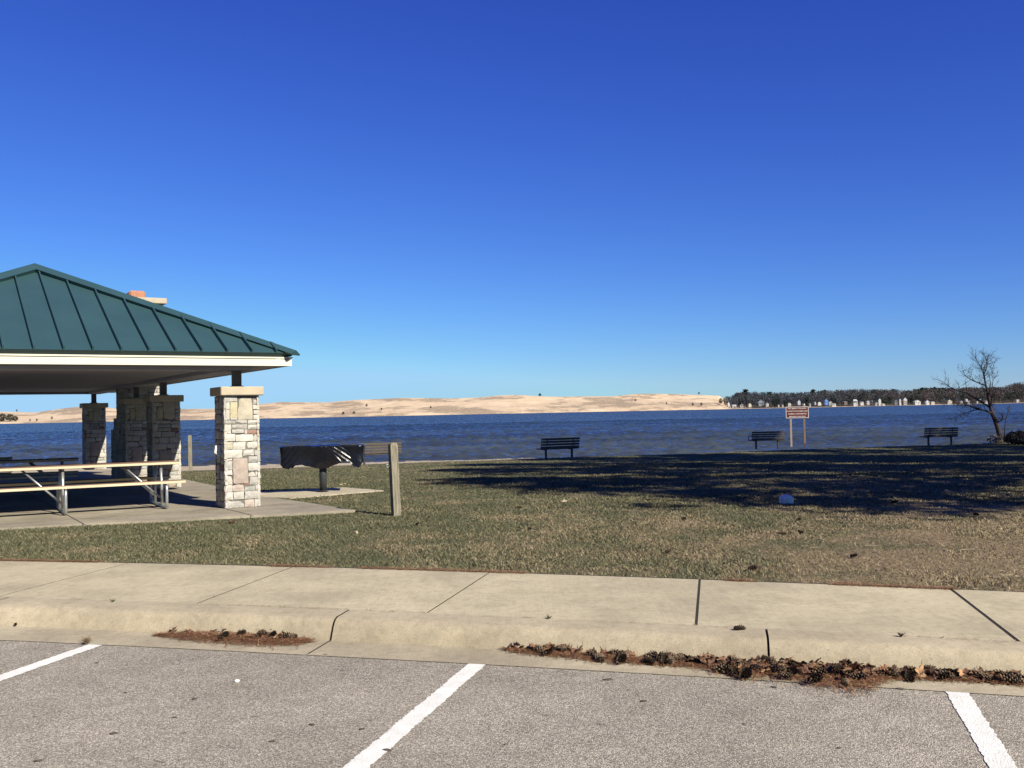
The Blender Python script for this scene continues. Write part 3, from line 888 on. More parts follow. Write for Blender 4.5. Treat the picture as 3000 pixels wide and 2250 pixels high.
FACE = [(303,440,195,255,0),(440,590,195,430,'b'),(590,655,195,235,0),(590,655,235,285,0),(590,655,285,335,0),(590,655,335,380,0),(590,655,380,430,0),(303,365,255,330,0),(303,365,330,430,0),
        (365,440,255,412,'y'),(365,440,412,430,0),(303,415,430,470,0),(415,535,430,470,0),(535,657,430,475,0),(303,378,470,560,0),(378,535,470,518,0),(535,657,475,525,0),(378,500,518,560,0),(500,535,518,568,0),
        (535,657,525,570,'r'),(303,415,560,635,0),(415,590,568,640,0),(590,657,570,640,0),(303,390,635,712,'Y'),(390,515,640,715,0),(515,657,640,718,0),(303,485,712,795,0),(485,595,715,778,0),(595,657,718,780,0),
        (303,385,795,820,0),(385,535,795,1040,'p'),(535,657,780,845,0),(303,385,820,905,0),(535,657,845,925,0),(303,385,905,955,0),(535,605,925,978,0),(605,657,925,978,0),(303,385,955,1045,0),(545,657,978,1060,0),
        (303,380,1045,1115,0),(380,495,1040,1115,'P'),(495,545,1010,1070,'r'),(495,605,1070,1115,'g'),(605,657,1060,1115,0),(303,387,1115,1192,0),(387,495,1115,1192,0),(495,657,1115,1195,0),
        (303,495,1192,1272,0),(495,595,1195,1272,'P'),(595,657,1195,1272,0)]
SPC = {'b': (.43, .385, .31), 'y': (.46, .41, .28), 'Y': (.43, .39, .31), 'r': (.27, .165, .135), 'p': (.36, .30, .265), 'P': (.385, .325, .29), 'g': (.33, .335, .315)}
def ashlar(W, Hh):
    out = []
    def rec(x, y, w_, h):
        if w_ * h < .035 and w_ / h < 3.2 or (w_ < .16 and h < .16) or (w_ * h < .07 and random.random() < .25 and .5 < w_ / h < 2.5):
            out.append((x, y, w_, h)); return
        if w_ / h > 1.5 or (h < .12): 
            k = random.uniform(.35, .65); rec(x, y, w_ * k, h); rec(x + w_ * k, y, w_ * (1 - k), h)
        else:
            k = random.uniform(.35, .65); rec(x, y, w_, h * k); rec(x, y + h * k, w_, h * (1 - k))
    n = max(1, round(Hh / .42)); 
    for i in range(n): rec(0, i * Hh / n, W, Hh / n)
    return out
def stone_block(mb, M, x0, x1, z0, z1, dep, col):
    g = .006
    x0 += g; x1 -= g; z0 += g; z1 -= g
    nx = max(2, min(6, int((x1 - x0) / .06) + 2)); nz = max(2, min(6, int((z1 - z0) / .06) + 2))
    off = random.uniform(-.006, .016); sx = random.uniform(-.02, .02); sz = random.uniform(-.03, .03)
    vs = []; fs = []
    for j in range(nz):
        for i in range(nx):
            u = i / (nx - 1); v = j / (nz - 1)
            e = min(u, 1 - u) * (x1 - x0); e2 = min(v, 1 - v) * (z1 - z0); ed = min(e, e2)
            y = -(dep + off + .010 * min(1, ed / .03) + sx * (u - .5) * .5 + sz * (v - .5) * .5 + random.uniform(-.004, .004))
            jx = random.uniform(-.005, .005) if 0 < i < nx - 1 or True else 0; jz = random.uniform(-.005, .005)
            vs.append(M @ Vector((x0 + (x1 - x0) * u + jx, y, z0 + (z1 - z0) * v + jz)))
    for j in range(nz - 1):
        for i in range(nx - 1): fs.append((j * nx + i, j * nx + i + 1, (j + 1) * nx + i + 1, (j + 1) * nx + i))
    n0 = len(vs)
    ring = [i for i in range(nx)] + [j * nx + nx - 1 for j in range(1, nz)] + [(nz - 1) * nx + i for i in range(nx - 2, -1, -1)] + [j * nx for j in range(nz - 2, 0, -1)]
    Mi = M.inverted()
    for k in ring:
        p = Mi @ vs[k]; p.y = -dep + .03; vs.append(M @ p)
    L = len(ring)
    for k in range(L):
        k2 = (k + 1) % L
        fs.append((ring[k2], ring[k], n0 + k, n0 + k2))
    mb.add(vs, fs, col)
def stone_column(mb, cx, cy, W, D, Hh, face=None):
    mb.box((cx, cy, Hh / 2), (W - .05, D - .05, Hh), col=(.16, .15, .135))
    for k, (ang, wid, dep) in enumerate(((0, W, D / 2), (PI / 2, D, W / 2), (PI, W, D / 2), (-PI / 2, D, W / 2))):
        M = Matrix.Translation((cx, cy, 0)) @ Matrix.Rotation(ang, 4, 'Z')
        if k == 0 and face:
            for a, b, c, d, t in face:
                x0 = (a - 303) / 354 * wid - wid / 2; x1 = (b - 303) / 354 * wid - wid / 2
                z1 = Hh * (1272 - c) / 1077; z0 = Hh * (1272 - d) / 1077
                cc = SPC[t] if t else random.choice(STC)
                stone_block(mb, M, x0, x1, z0, z1, dep - .02, cc)
        else:
            for x, z, w_, h in ashlar(wid, Hh):
                cc = random.choice(STC) if random.random() < .85 else random.choice(list(SPC.values()))
                stone_block(mb, M, x - wid / 2, x - wid / 2 + w_, z, z + h, dep - .02, cc)
PV_ROOT = thing('picnic_pavilion', 'open picnic pavilion with green metal hip roof and stone pillars on a concrete slab', 'pavilion', P0, PA)
U0, U1, V0, V1 = -6.40, .73, -.73, 16.43          # eave rectangle
EZ, AZ = 2.58, 4.28                                # roof heights in pavilion coordinates
def hip_roof():
    mb = MB(); e = .06
    a, b, c, d = U0 - e, U1 + e, V0 - e, V1 + e
    half = (b - a) / 2; um = (a + b) / 2
    r0 = (um, c + half, AZ); r1 = (um, d - half, AZ)
    A = [(a, c, EZ), (b, c, EZ), (b, d, EZ), (a, d, EZ), r0, r1]
    B = [(x + (.07 if x < um else -.07 if x > um else 0), y + (.07 if y < (c + d) / 2 else -.07), z - .055) for x, y, z in A]
    mb.add(A, [(0, 1, 4), (1, 2, 5, 4), (2, 3, 5), (3, 0, 4, 5)])
    mb.add(B, [(4, 1, 0), (4, 5, 2, 1), (5, 3, 2), (5, 4, 0, 3)])
    for i in range(4):
        j = (i + 1) % 4
        mb.add([A[i], A[j], B[j], B[i]], [(0, 3, 2, 1)], )
    # standing seams
    sl = (AZ - EZ) / half
    def rib(p, q, side):
        p = Vector(p); q = Vector(q); d_ = (q - p).normalized(); s_ = Vector(side).normalized(); n_ = s_.cross(d_)
        if n_.z < 0: n_ = -n_
        w_, h = .016, .058
        vs = []
        for P in (p, q):
            vs += [P - s_ * w_ - n_ * .01, P + s_ * w_ - n_ * .01, P + s_ * w_ * .7 + n_ * h, P - s_ * w_ * .7 + n_ * h]
        mb.add(vs, [(0, 1, 2, 3), (7, 6, 5, 4), (0, 4, 5, 1), (1, 5, 6, 2), (2, 6, 7, 3), (3, 7, 4, 0)])
    u = b - .34
    while u > a + .1:
        t = min(u - a, b - u)
        rib((u, c, EZ), (u, c + t, EZ + sl * t), (1, 0, 0)); rib((u, d, EZ), (u, d - t, EZ + sl * t), (1, 0, 0)); u -= .405
    v = c + .34
    while v < d - .1:
        t = min(v - c, d - v, half)
        rib((b, v, EZ), (b - t, v, EZ + sl * t), (0, 1, 0)); rib((a, v, EZ), (a + t, v, EZ + sl * t), (0, 1, 0)); v += .405
    rf = mb.build('roof', M_roof, PV_ROOT)
    # hip and ridge caps
    cp = MB()
    def cap(p, q, n1, n2):
        p = Vector(p); q = Vector(q); d_ = (q - p).normalized()
        vs = []
        for P in (p, q):
            vs.append(P + Vector((0, 0, .105 if P is q or p.z > EZ + .1 else .045)))
        out = []
        for n_ in (n1, n2):
            n_ = Vector(n_).normalized(); s_ = d_.cross(n_).normalized()
            if s_.z > 0: s_ = -s_
            for P in (p, q):
                out.append((P + s_ * .165 + n_ * (.075 if P is q or p.z > EZ + .1 else .03), P + s_ * .14 + n_ * .0))
        t0, t1 = vs
        (l0, lb0), (l1, lb1), (m0, mb0), (m1, mb1) = out
        V = [t0, t1, l0, l1, lb0, lb1, m0, m1, mb0, mb1]
        cp.add(V, [(0, 1, 3, 2), (2, 3, 5, 4), (1, 0, 6, 7), (7, 6, 8, 9), (4, 8, 6, 0), (4, 0, 2), (5, 3, 1), (9, 5, 1), (9, 1, 7)])
    nf = (0, -sl, 1); nr = (sl, 0, 1); nb = (0, sl, 1); nl = (-sl, 0, 1)
    cap(A[1], r0, nf, nr); cap(A[0], r0, nl, nf); cap(A[2], r1, nr, nb); cap(A[3], r1, nb, nl); cap(r0, r1, nl, nr)
    cp.build('ridge_cap', M_roof, rf)
    # fascia: main board and a thin proud upper board
    fb = MB()
    def ring(o, z0, z1, th):
        for (x0, y0, x1, y1) in ((U0 - o, V0 - o, U1 + o, V0 - o + th), (U0 - o, V1 + o - th, U1 + o, V1 + o)):
            fb.box(((x0 + x1) / 2, (y0 + y1) / 2, (z0 + z1) / 2), (x1 - x0, y1 - y0, z1 - z0))
        for (x0, x1) in ((U0 - o, U0 - o + th), (U1 + o - th, U1 + o)):
            fb.box(((x0 + x1) / 2, (V0 + V1) / 2, (z0 + z1) / 2), (x1 - x0, V1 - V0 + 2 * o - 2 * th, z1 - z0))
    ring(0., 2.365, 2.474, .03); ring(.014, 2.486, 2.513, .03)
    fb.build('fascia', M_white, PV_ROOT)
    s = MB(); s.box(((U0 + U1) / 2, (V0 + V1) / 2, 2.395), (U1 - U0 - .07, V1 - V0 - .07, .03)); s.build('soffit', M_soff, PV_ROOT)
hip_roof()
PVS = (0., 5.8, 8.97, 15.7); PUS = (0., -5.67)
for u in PUS:
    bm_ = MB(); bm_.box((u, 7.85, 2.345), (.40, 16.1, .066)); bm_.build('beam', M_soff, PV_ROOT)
for v in (0., 15.7):
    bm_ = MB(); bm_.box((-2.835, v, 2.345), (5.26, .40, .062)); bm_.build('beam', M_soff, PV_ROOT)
for u in PUS:
    for v in PVS:
        s = MB(); stone_column(s, u, v, .61, .61, 1.885, [(f if True else f) for f in FACE])
        pl = s.build('pillar', M_stone, PV_ROOT)
        c = MB(); c.bbox((u, v, 1.958), (.725, .725, .146), .012); c.build('pillar_cap', M_cap, pl)
        c = MB(); c.box((u, v, 2.17), (.135, .135, .28)); c.build('steel_post', M_steel, pl)
        c = MB(); c.bbox((u, v, 2.042), (.19, .19, .022), .004); c.build('base_plate', M_cap, pl)
        if u == 0. and v == 0.:
            M_out = simple('grey_plastic', (.62, .63, .62), .5, .05, 10.)
            c = MB(); x = -.335
            c.add([(-.30, -.06, .86), (-.30, .08, .86), (-.30, .08, 1.06), (-.30, -.06, 1.06), (-.40, -.04, .93), (-.40, .06, .93), (-.38, .06, 1.05), (-.38, -.04, 1.05)],
                  [(0, 1, 2, 3), (7, 6, 5, 4), (4, 5, 1, 0), (5, 6, 2, 1), (6, 7, 3, 2), (7, 4, 0, 3)])
            c.build('outlet_cover', M_out, pl)
# fireplace with chimney through the roof edge
fp = MB(); cu, cv = .38, 10.55
stone_column(fp, cu, cv, 1.02, .95, 4.55)
for (w_, d_, z0, z1) in ((1.25, 1.2, 0., 1.25), (1.14, 1.08, 1.25, 1.55)):
    t2 = MB(); stone_column(t2, cu, cv, w_, d_, z1 - z0); fp.add([(x, y, z + z0) for x, y, z in t2.v], t2.f); fp.c[-len(t2.v):] = t2.c
fpo = fp.build('fireplace', M_stone, PV_ROOT)
c = MB(); c.bbox((cu, cv, 4.62), (1.22, 1.15, .15), .015); c.build('chimney_cap', M_cap, fpo)
M_flue = simple('clay_flue', (.36, .17, .105), .85, .12, 8.)
c = MB(); c.bbox((cu - .06, cv, 4.80), (.42, .42, .22), .05); c.build('flue', M_flue, fpo)

# ------------------------------------------------------------------ picnic tables
M_pipe = NM('galvanised_pipe', .38, .5); M_pipe.b.inputs['Metallic'].default_value = .75
M_pipe.col(M_pipe.ramp(M_pipe.noise(14., 4), [(.3, (.36, .37, .38)), (.7, (.52, .53, .54))])); M_pipe = M_pipe.m
def plank_mat():
    m = NM('painted_plank', .75, .25)
    n = m.noise(5., 5, .7, m.map((.6, 6., 6.))); s = m.noise(14., 4, .7, m.map((.5, 3., 3.)))
    c = m.ramp(n, [(.3, (.16, .095, .075)), (.7, (.22, .135, .105))])
    m.col(m.mix(m.ramp(s, [(.66, 0.), (.72, .8)]), c, (.40, .34, .28)))
    return m.m
M_plank = plank_mat()
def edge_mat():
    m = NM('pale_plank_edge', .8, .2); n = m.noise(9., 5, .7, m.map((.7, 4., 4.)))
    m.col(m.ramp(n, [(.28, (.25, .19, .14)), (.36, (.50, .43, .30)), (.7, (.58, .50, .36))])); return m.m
M_edge = edge_mat()
TB = None
def picnic_table():
    t = thing('picnic_table', '', 'picnic table')
    L = 4.55; XC = -1.22
    def boards(name, ys, z, wd, th=.045):
        o = MB()
        for y in ys: o.bbox((XC, y, z), (L, wd, th), .004)
        b = o.build(name, M_plank, t)
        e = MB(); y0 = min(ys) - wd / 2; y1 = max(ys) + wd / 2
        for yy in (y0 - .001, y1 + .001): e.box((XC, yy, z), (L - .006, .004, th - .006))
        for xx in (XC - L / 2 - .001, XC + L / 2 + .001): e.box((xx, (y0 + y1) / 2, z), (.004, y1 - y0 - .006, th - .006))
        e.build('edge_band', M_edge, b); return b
    boards('tabletop', [-.287, -.143, 0, .143, .287], .755, .138)
    for y in (-.72, .72):
        boards('bench_seat', [y - .063, y + .063], .455, .122)
    for sx in (-2.35, -.80, .75):
        f = MB(); r = .026
        # bent runner: rises at both ends to carry the benches
        pts = []
        for s in (-1, 1):
            arc = [(s * .70, .43), (s * .77, .425), (s * .825, .39), (s * .84, .33), (s * .84, .16), (s * .835, .08), (s * .80, .035), (s * .74, .022)]
            if s < 0: pts += arc
            else: pts += arc[::-1]
        f.tube([(sx, y, z) for y, z in pts], r, 8)
        for s in (-1, 1): f.tube([(sx, s * .60, .43), (sx, s * .86, .43)], .014, 6)
        for s in (-1, 1):   # inner uprights, splayed from runner to top
            f.tube([(sx, s * .36, .03), (sx, s * .33, .40), (sx, s * .25, .73)], r, 8)
        f.tube([(sx, -.33, .725), (sx, .33, .725)], .018, 6)
        f.build('leg_frame', M_pipe, t, True)
        d = MB()
        for s in (-.33, .33):
            d.tube([(sx - .03, s, .17), (sx - .60, s * .75, .725)], .017, 8)
        d.build('brace', M_pipe, t, True)
    return t
def copy_tree(o, parent=None):
    c = o.copy(); COL.objects.link(c)
    if parent is not None: c.parent = parent
    for ch in list(o.children): copy_tree(ch, c)
    return c
TB = picnic_table()
TZ = R(27)
def put_table(o, x, y, rz, label):
    o.location = (x, y, slabz(x, y) + .002); o.rotation_euler = (0, 0, rz); prop(o, label, None, 'picnic tables under the roof')
put_table(TB, -6.90, 16.76, R(29), 'nearest picnic table with pale sunlit edges in front of the stone pillars')
for x, y, a, lab in [(-10.0, 19.8, R(24), 'shaded picnic table behind the nearest one against the lake'), (-12.2, 21.4, R(26), 'shaded picnic table farthest back at the left edge')]:
    put_table(copy_tree(TB), x, y, a, lab)

# ------------------------------------------------------------------ grill, its plastic cover, wooden posts
M_black = simple('black_steel', (.030, .034, .042), .55, .15, 20., .4)
g = at(947, 1438, .125)
GR = thing('park_grill', 'park grill on a thick dark pedestal beside the pavilion', 'grill', g, R(6))
o = MB(); o.tube([(0, 0, -.02), (0, 0, .70)], .073, 20); o.build('pedestal', M_black, GR, True)
o = MB(); o.tube([(0, 0, .0), (0, 0, .012)], .12, 20); o.build('base_plate', M_black, GR)
o = MB(); o.bbox((0, 0, .79), (1.40, .44, .20), .02)
for s in (-1, 1): o.bbox((s * .52, 0, .91), (.36, .42, .05), .01)
o.build('firebox', M_black, GR)
def cover():
    nP, nq = 430, 30; Lx, Ly = .835, .29
    V = []; 
    def per(t):     # rounded rectangle
        a = 2 * PI * t; c, s = math.cos(a), math.sin(a); k = .16
        return Lx * math.copysign(abs(c) ** k, c), Ly * math.copysign(abs(s) ** .35, s)
    # even spacing along the outline
    ts = np.linspace(0, 1, 4000, endpoint=False); P = np.array([per(t) for t in ts])
    dl = np.linalg.norm(np.roll(P, -1, 0) - P, axis=1); cs = np.concatenate([[0], np.cumsum(dl)[:-1]])
    pos = np.linspace(0, cs[-1] + dl[-1], nP, endpoint=False)
    px_ = np.interp(pos, cs, P[:, 0]); py_ = np.interp(pos, cs, P[:, 1])
    fs = []
    top = .905
    def hem(x, y):
        h = np.interp(x, [-.84, -.75, -.63, -.53, -.40, -.2, -.02, .12, .28, .48, .56, .62, .72, .84], [.60, .50, .47, .555, .55, .50, .46, .48, .55, .615, .60, .50, .475, .62])
        return h + .012 * noise.noise(Vector((x * 9, y * 9, 0)))
    for j in range(nq):
        q = j / (nq - 1)
        for i in range(nP):
            x, y = px_[i], py_[i]; hz_ = hem(x, y)
            z = top - .012 * (q > 0) - (top - hz_) * q
            n = Vector((x / Lx ** 2 * .3, y / Ly ** 2 * .1, 0)); n.normalize()
            wob = noise.noise(Vector((x * 3, y * 3, z * 3)))
            zone = max(0., math.exp(-((x - .32 + (z - .75) * .5) / .22) ** 2) + .75 * math.exp(-((x + .62) / .13) ** 2) + .35 * max(0, wob))
            sl_ = 46 if x > 0 else -30
            f1 = abs(math.sin((x * 34 + z * sl_) * .75 + 2.2 * wob)) - .5
            off = .026 * zone * f1 + .030 * noise.noise(Vector((x * 3.2, y * 3.2, z * 2.5))) + .014 * noise.noise(Vector((x * 8, y * 8, z * 5)))
            gather = 1.0 - .05 * math.sin(PI * q) - .10 * q * q * math.exp(-(x / .25) ** 2)
            yy = y * (1 - .45 * q * q * math.exp(-((x - .05) / .22) ** 2))
            V.append((x * (1 - .015 * math.sin(PI * q)) + n.x * off, yy * gather + n.y * off, z + .006 * noise.noise(Vector((x * 7, y * 7, 5)))))
    for j in range(nq - 1):
        for i in range(nP):
            i2 = (i + 1) % nP; fs.append((j * nP + i2, j * nP + i, (j + 1) * nP + i, (j + 1) * nP + i2))
    # top sheet: shrinking rings
    b = len(V); rings = 7
    for k in range(1, rings + 1):
        s = 1 - k / rings * .985
        for i in range(nP):
            x, y = px_[i] * (1 - (1 - s) * .36), py_[i] * s
            V.append((x, y, top + .018 * (1 - s) + .022 * noise.noise(Vector((x * 5, y * 7, 2)))))
    prev = 0
    for k in range(rings):
        cur = b + k * nP
        for i in range(nP):
            i2 = (i + 1) % nP; fs.append((prev + i, prev + i2, cur + i2, cur + i))
        prev = cur
    mb = MB(); mb.add(V, fs)
    m = NM('black_plastic_sheet', .24, .36); m.col((.006, .007, .012))
    wv = m.noise(5., 3, .5, m.map((2.4, 1., .5), rot=(0, R(38), 0)), .6)
    m.bump(wv, .2, .02)
    o = mb.build('plastic_cover', m.m, None, True)
    o.location = g; o.rotation_euler = (0, 0, R(6))
    prop(o, 'crumpled shiny black plastic sheet wrapped over the park grill', 'cover')
cover()
def wood_mat():
    m = NM('weathered_wood', .9, .12)
    n = m.noise(6., 5, .7, m.map((9., 9., .7))); f = m.noise(40., 3, .7, m.map((4., 4., .4)))
    c = m.ramp(n, [(.35, (.115, .10, .075)), (.5, (.21, .19, .145)), (.65, (.29, .265, .205))])
    m.col(m.mix(m.ramp(f, [(.62, 0.), (.72, .5)]), c, (.10, .085, .07))); m.bump(f, .5, .01)
    return m.m
M_wood = wood_mat()
def wpost(px, py, h, wd, label, rz, lean, bolt=False):
    p = gl(px, py)
    t = thing('wooden_post', label, 'post', p, 0, 'old wooden posts on the lawn'); t.rotation_euler = (0, lean, rz)
    o = MB(); hw = wd / 2
    prof = [(-.2, 1.), (h * .02, 1.), (h * .25, .99), (h * .5, .985), (h * .75, .99), (h - .045, .97), (h - .015, .84), (h, .55)]
    vs = []; fs = []
    for z, k in prof:
        for a in range(12):
            tt = 2 * PI * (a + .5) / 12; c, s = math.cos(tt), math.sin(tt)
            r = hw * k / max(abs(c), abs(s)) * (.93 if abs(abs(c) - abs(s)) < .3 else 1.)
            vs.append((c * r + random.uniform(-.002, .002), s * r + random.uniform(-.002, .002), z))
    for i in range(len(prof) - 1):
        for a in range(12): fs.append((i * 12 + a, i * 12 + (a + 1) % 12, (i + 1) * 12 + (a + 1) % 12, (i + 1) * 12 + a))
    fs.append(tuple((len(prof) - 1) * 12 + a for a in range(12)))
    o.add(vs, fs); o.build('shaft', M_wood, t)
    if bolt:
        b = MB(); zc = h * .69
        b.tube([(-hw - .035 + .022 * math.cos(a), 0, zc + .022 * math.sin(a)) for a in np.linspace(0, 2 * PI, 15)], .0045, 6, False)
        b.tube([(-hw - .014, 0, zc), (-hw + .01, 0, zc)], .005, 6)
        b.build('eye_bolt', M_pipe, t, True)
    return t
wpost(1161, 1511, 1.115, .125, 'weathered grey wooden post with a metal eye in the near lawn', R(29), R(-2.1), True)
wpost(558, 1376, 1.33, .135, 'plain weathered wooden post by the beach left of the front pillar', R(10), R(-.4))

# ------------------------------------------------------------------ benches
M_slat = simple('dark_bench_plank', (.075, .072, .068), .7, .2, 9., .3)
M_slat2 = simple('worn_brown_bench_plank', (.11, .092, .078), .8, .2, 9., .2)
def bench(slat, arm=False, L=1.83):
    t = thing('park_bench', '', 'bench')
    o = MB()
    for k, y in enumerate((.06, .19, .32, .45)): o.bbox((0, y, .445), (L, .115, .045), .006)
    o.build('seat', slat, t)
    o = MB(); tilt = Matrix.Rotation(R(-12), 4, 'X')
    for k in range(4):
        z = .52 + k * .118; o.bbox((0, -.02 - (z - .5) * .21, z), (L, .04, .09), .006, tilt.inverted())
    o.build('backrest', slat, t)
    for sx in (-.62, .62):
        o = MB(); o.bbox((sx, .12, .20), (.085, .085, .44), .008)
        o.bbox((sx, .25, .405), (.05, .48, .04), .006)
        o.tube([(sx, .02, .40), (sx, .0, .5), (sx, -.11, .90)], .022, 6)
        o.build('leg', M_black, t)
    if arm:
        for sx in (-L / 2 + .01, L / 2 - .25)[:1]:
            o = MB(); o.tube([(sx, .42, .46), (sx, .43, .58), (sx, .38, .66), (sx, .25, .69), (sx, -.08, .68)], .022, 8); o.build('armrest', M_black, t, True)
    return t
BG = 'park benches facing the lake'
def put_bench(t, px, py, az, label, dz=0., s=1.):
    p = gl(px, py); t.location = (p.x, p.y, p.z + dz); t.rotation_euler = (0, 0, -R(az)); t.scale = (s, s, s); prop(t, label, None, BG)
b1 = bench(M_slat); put_bench(b1, 1641, 1344.5, -21, 'dark park bench in the tree shade in the middle of the lakeside')
b2 = bench(M_slat, True); put_bench(b2, 2250, 1314, -8, 'dark park bench with a curved armrest left of the brown sign', 0., .96)
b3 = bench(M_slat2); put_bench(b3, 2757, 1304, -4, 'worn brown park bench between the sign and the bare tree')
b0 = copy_tree(b3); put_bench(b0, 1112, 1362, -14, 'worn brown park bench seen behind the wooden post and grill', .0, .98)

# ------------------------------------------------------------------ sign
def sign():
    p = gl(2338, 1304)
    t = thing('lakeside_sign', 'brown sign with white lettering on two wooden posts by the water', 'sign', p, R(-13))
    M_board = simple('brown_sign_face', (.13, .026, .020), .5, .06, 4.); M_let = simple('white_lettering', (.80, .78, .76), .5, .04, 6.)
    top = 1.57 - p.z; bot = .93 - p.z; zc = (top + bot) / 2; W = 1.22; Hh = top - bot
    o = MB(); o.bbox((0, -.085, zc), (W, .02, Hh), .004); bd = o.build('board', M_board, t)
    o = MB(); e = .022; y = -.0985
    for z in (top - e / 2 - .006, bot + e / 2 + .006): o.box((0, y, z), (W - .012, .005, e))
    for x in (-W / 2 + e / 2 + .006, W / 2 - e / 2 - .006): o.box((x, y, zc), (e, .005, Hh - 2 * e - .013))
    o.build('border', M_let, bd)
    for s in (-.36, .36):
        o = MB(); o.bbox((s, -.02, zc / 2 - .1 + .25), (.105, .105, zc + .5), .006)
        c = simple('shaded_sign_post', (.20, .135, .10), .85, .2, 14.) if s > 0 else simple('lit_sign_post', (.30, .25, .20), .85, .2, 14.)  # post colours hold the light: left one toned as sunlit, right one as shaded
        o.build('post', c, t)
    for k, (txt, wd) in enumerate((('NO BEACH GUARD', .98), ('GLASS CONTAINERS AND', 1.10), ('ANIMALS PROHIBITED', .98), ('BEYOND THIS SIGN', .86))):
        cu = bpy.data.curves.new('txt', 'FONT'); cu.body = txt; cu.align_x = 'CENTER'; cu.align_y = 'CENTER'; cu.size = .1; cu.extrude = .002; cu.offset = .0008
        ob = bpy.data.objects.new('txt', cu); COL.objects.link(ob)
        dg = bpy.context.evaluated_depsgraph_get(); me = bpy.data.meshes.new_from_object(ob.evaluated_get(dg)); bpy.data.objects.remove(ob)
        xs = [v.co.x for v in me.vertices]; ys = [v.co.y for v in me.vertices]
        sx = wd / (max(xs) - min(xs)); sy = .066 / (max(ys) - min(ys)); cx = (max(xs) + min(xs)) / 2; cy = (max(ys) + min(ys)) / 2
        z = top - .10 - k * (Hh - .19) / 3
        for v in me.vertices:
            v.co = Vector(((v.co.x - cx) * sx, -.0985 - v.co.z, z + (v.co.y - cy) * sy))
        me.materials.clear(); me.materials.append(M_let)
        link('lettering', me, bd)
sign()

# ------------------------------------------------------------------ pale stone and small things on the lawn
def blob(mb, c, r, squash=(1, 1, 1), n=10, rough=.12, seed=0, col=(1, 1, 1), zmin=None):
    vs = []; fs = []
    for j in range(n + 1):
        th = PI * j / n
        for i in range(2 * n):
            ph = PI * i / n; d = Vector((math.sin(th) * math.cos(ph), math.sin(th) * math.sin(ph), math.cos(th)))
            k = 1 + rough * noise.noise(d * 1.7 + Vector((seed, seed, 0)))
            p = Vector((d.x * squash[0], d.y * squash[1], d.z * squash[2])) * r * k
            if zmin is not None and p.z < zmin: p.z = zmin
            vs.append(p + Vector(c))
    for j in range(n):
        for i in range(2 * n):
            i2 = (i + 1) % (2 * n); fs.append((j * 2 * n + i2, j * 2 * n + i, (j + 1) * 2 * n + i, (j + 1) * 2 * n + i2))
    mb.add(vs, fs, col)
M_pale = simple('pale_stone', (.78, .74, .66), .7, .12, 14.)
p = gl(2304, 1475)
o = MB()
vs = []; fs = []; n = 28
prof = [(1.0, -.05), (1.0, .075), (.985, .09), (.9, .105), (.6, .128), (.25, .138), (.02, .14)]
for r_, z in prof:
    for i in range(n):
        a = 2 * PI * i / n; vs.append((.112 * r_ * math.cos(a), .112 * r_ * math.sin(a), z))
for j in range(len(prof) - 1):
    for i in range(n): i2 = (i + 1) % n; fs.append((j * n + i, j * n + i2, (j + 1) * n + i2, (j + 1) * n + i))
fs.append(tuple((len(prof) - 1) * n + i for i in range(n)))
o.add(vs, fs)
d = o.build('marker_block', M_pale, None, True); d.location = p
prop(d, 'white round topped marker block at the front edge of the tree shade', 'marker')

# cones and leaves
M_cone = attrmat('pine_cone_scales', .85, .25, 40., .2)
def cone_mesh(seed, L=.105, Rm=.030):
    r = random.Random(seed); mb = MB()
    core = [(0, -L / 2), (.012, -L * .46), (.016, -L * .2), (.014, L * .15), (.004, L * .47)]
    vs = []; fs = []
    for rr, x in core:
        for k in range(8):
            a = PI * k / 4; vs.append((x, rr * math.cos(a), rr * math.sin(a)))
    for j in range(4):
        for k in range(8): k2 = (k + 1) % 8; fs.append((j * 8 + k, j * 8 + k2, (j + 1) * 8 + k2, (j + 1) * 8 + k))
    mb.add(vs, fs, (.022, .014, .010))
    n = 58
    for i in range(n):
        t = i / (n - 1); x = -L * .47 + L * .90 * t; a = i * 2.39996
        R_ = Rm * (.55 + .6 * math.sin(PI * min(1, .12 + t * .86)) ** .8) * r.uniform(.8, 1.2)
        fw = .002 + .016 * t * t
        c, s = math.cos(a), math.sin(a); rad = Vector((0, c, s)); tan = Vector((0, -s, c)); ax = Vector((1, 0, 0))
        w_ = .0062 + .003 * math.sin(PI * t)
        b = ax * x + rad * .008; tip = ax * (x + fw) + rad * R_; mid = (b + tip) * .5 - ax * .002
        k = r.uniform(.75, 1.25); c0 = (.012 * k, .008 * k, .006 * k); c1 = (.030 * k, .020 * k, .014 * k); c2 = (.15 * k, .105 * k, .072 * k)
        vs = [b - tan * w_ * .5, b + tan * w_ * .5, mid + tan * w_, mid - tan * w_, tip + tan * w_ * .55, tip - tan * w_ * .55, tip + ax * .004 + rad * .002]
        n0 = len(mb.v); mb.v += [tuple(v) for v in vs]; mb.c += [c0, c0, c1, c1, c2, c2, c2]
        mb.f += [(n0, n0 + 1, n0 + 2, n0 + 3), (n0 + 3, n0 + 2, n0 + 4, n0 + 5), (n0 + 5, n0 + 4, n0 + 6)]
    return mb.mesh('pine_cone', M_cone)
CONES = [cone_mesh(i, random.uniform(.075, .11), random.uniform(.021, .028)) for i in range(6)]
M_leaf = attrmat('dry_leaf', .8, .25, 25., .2)
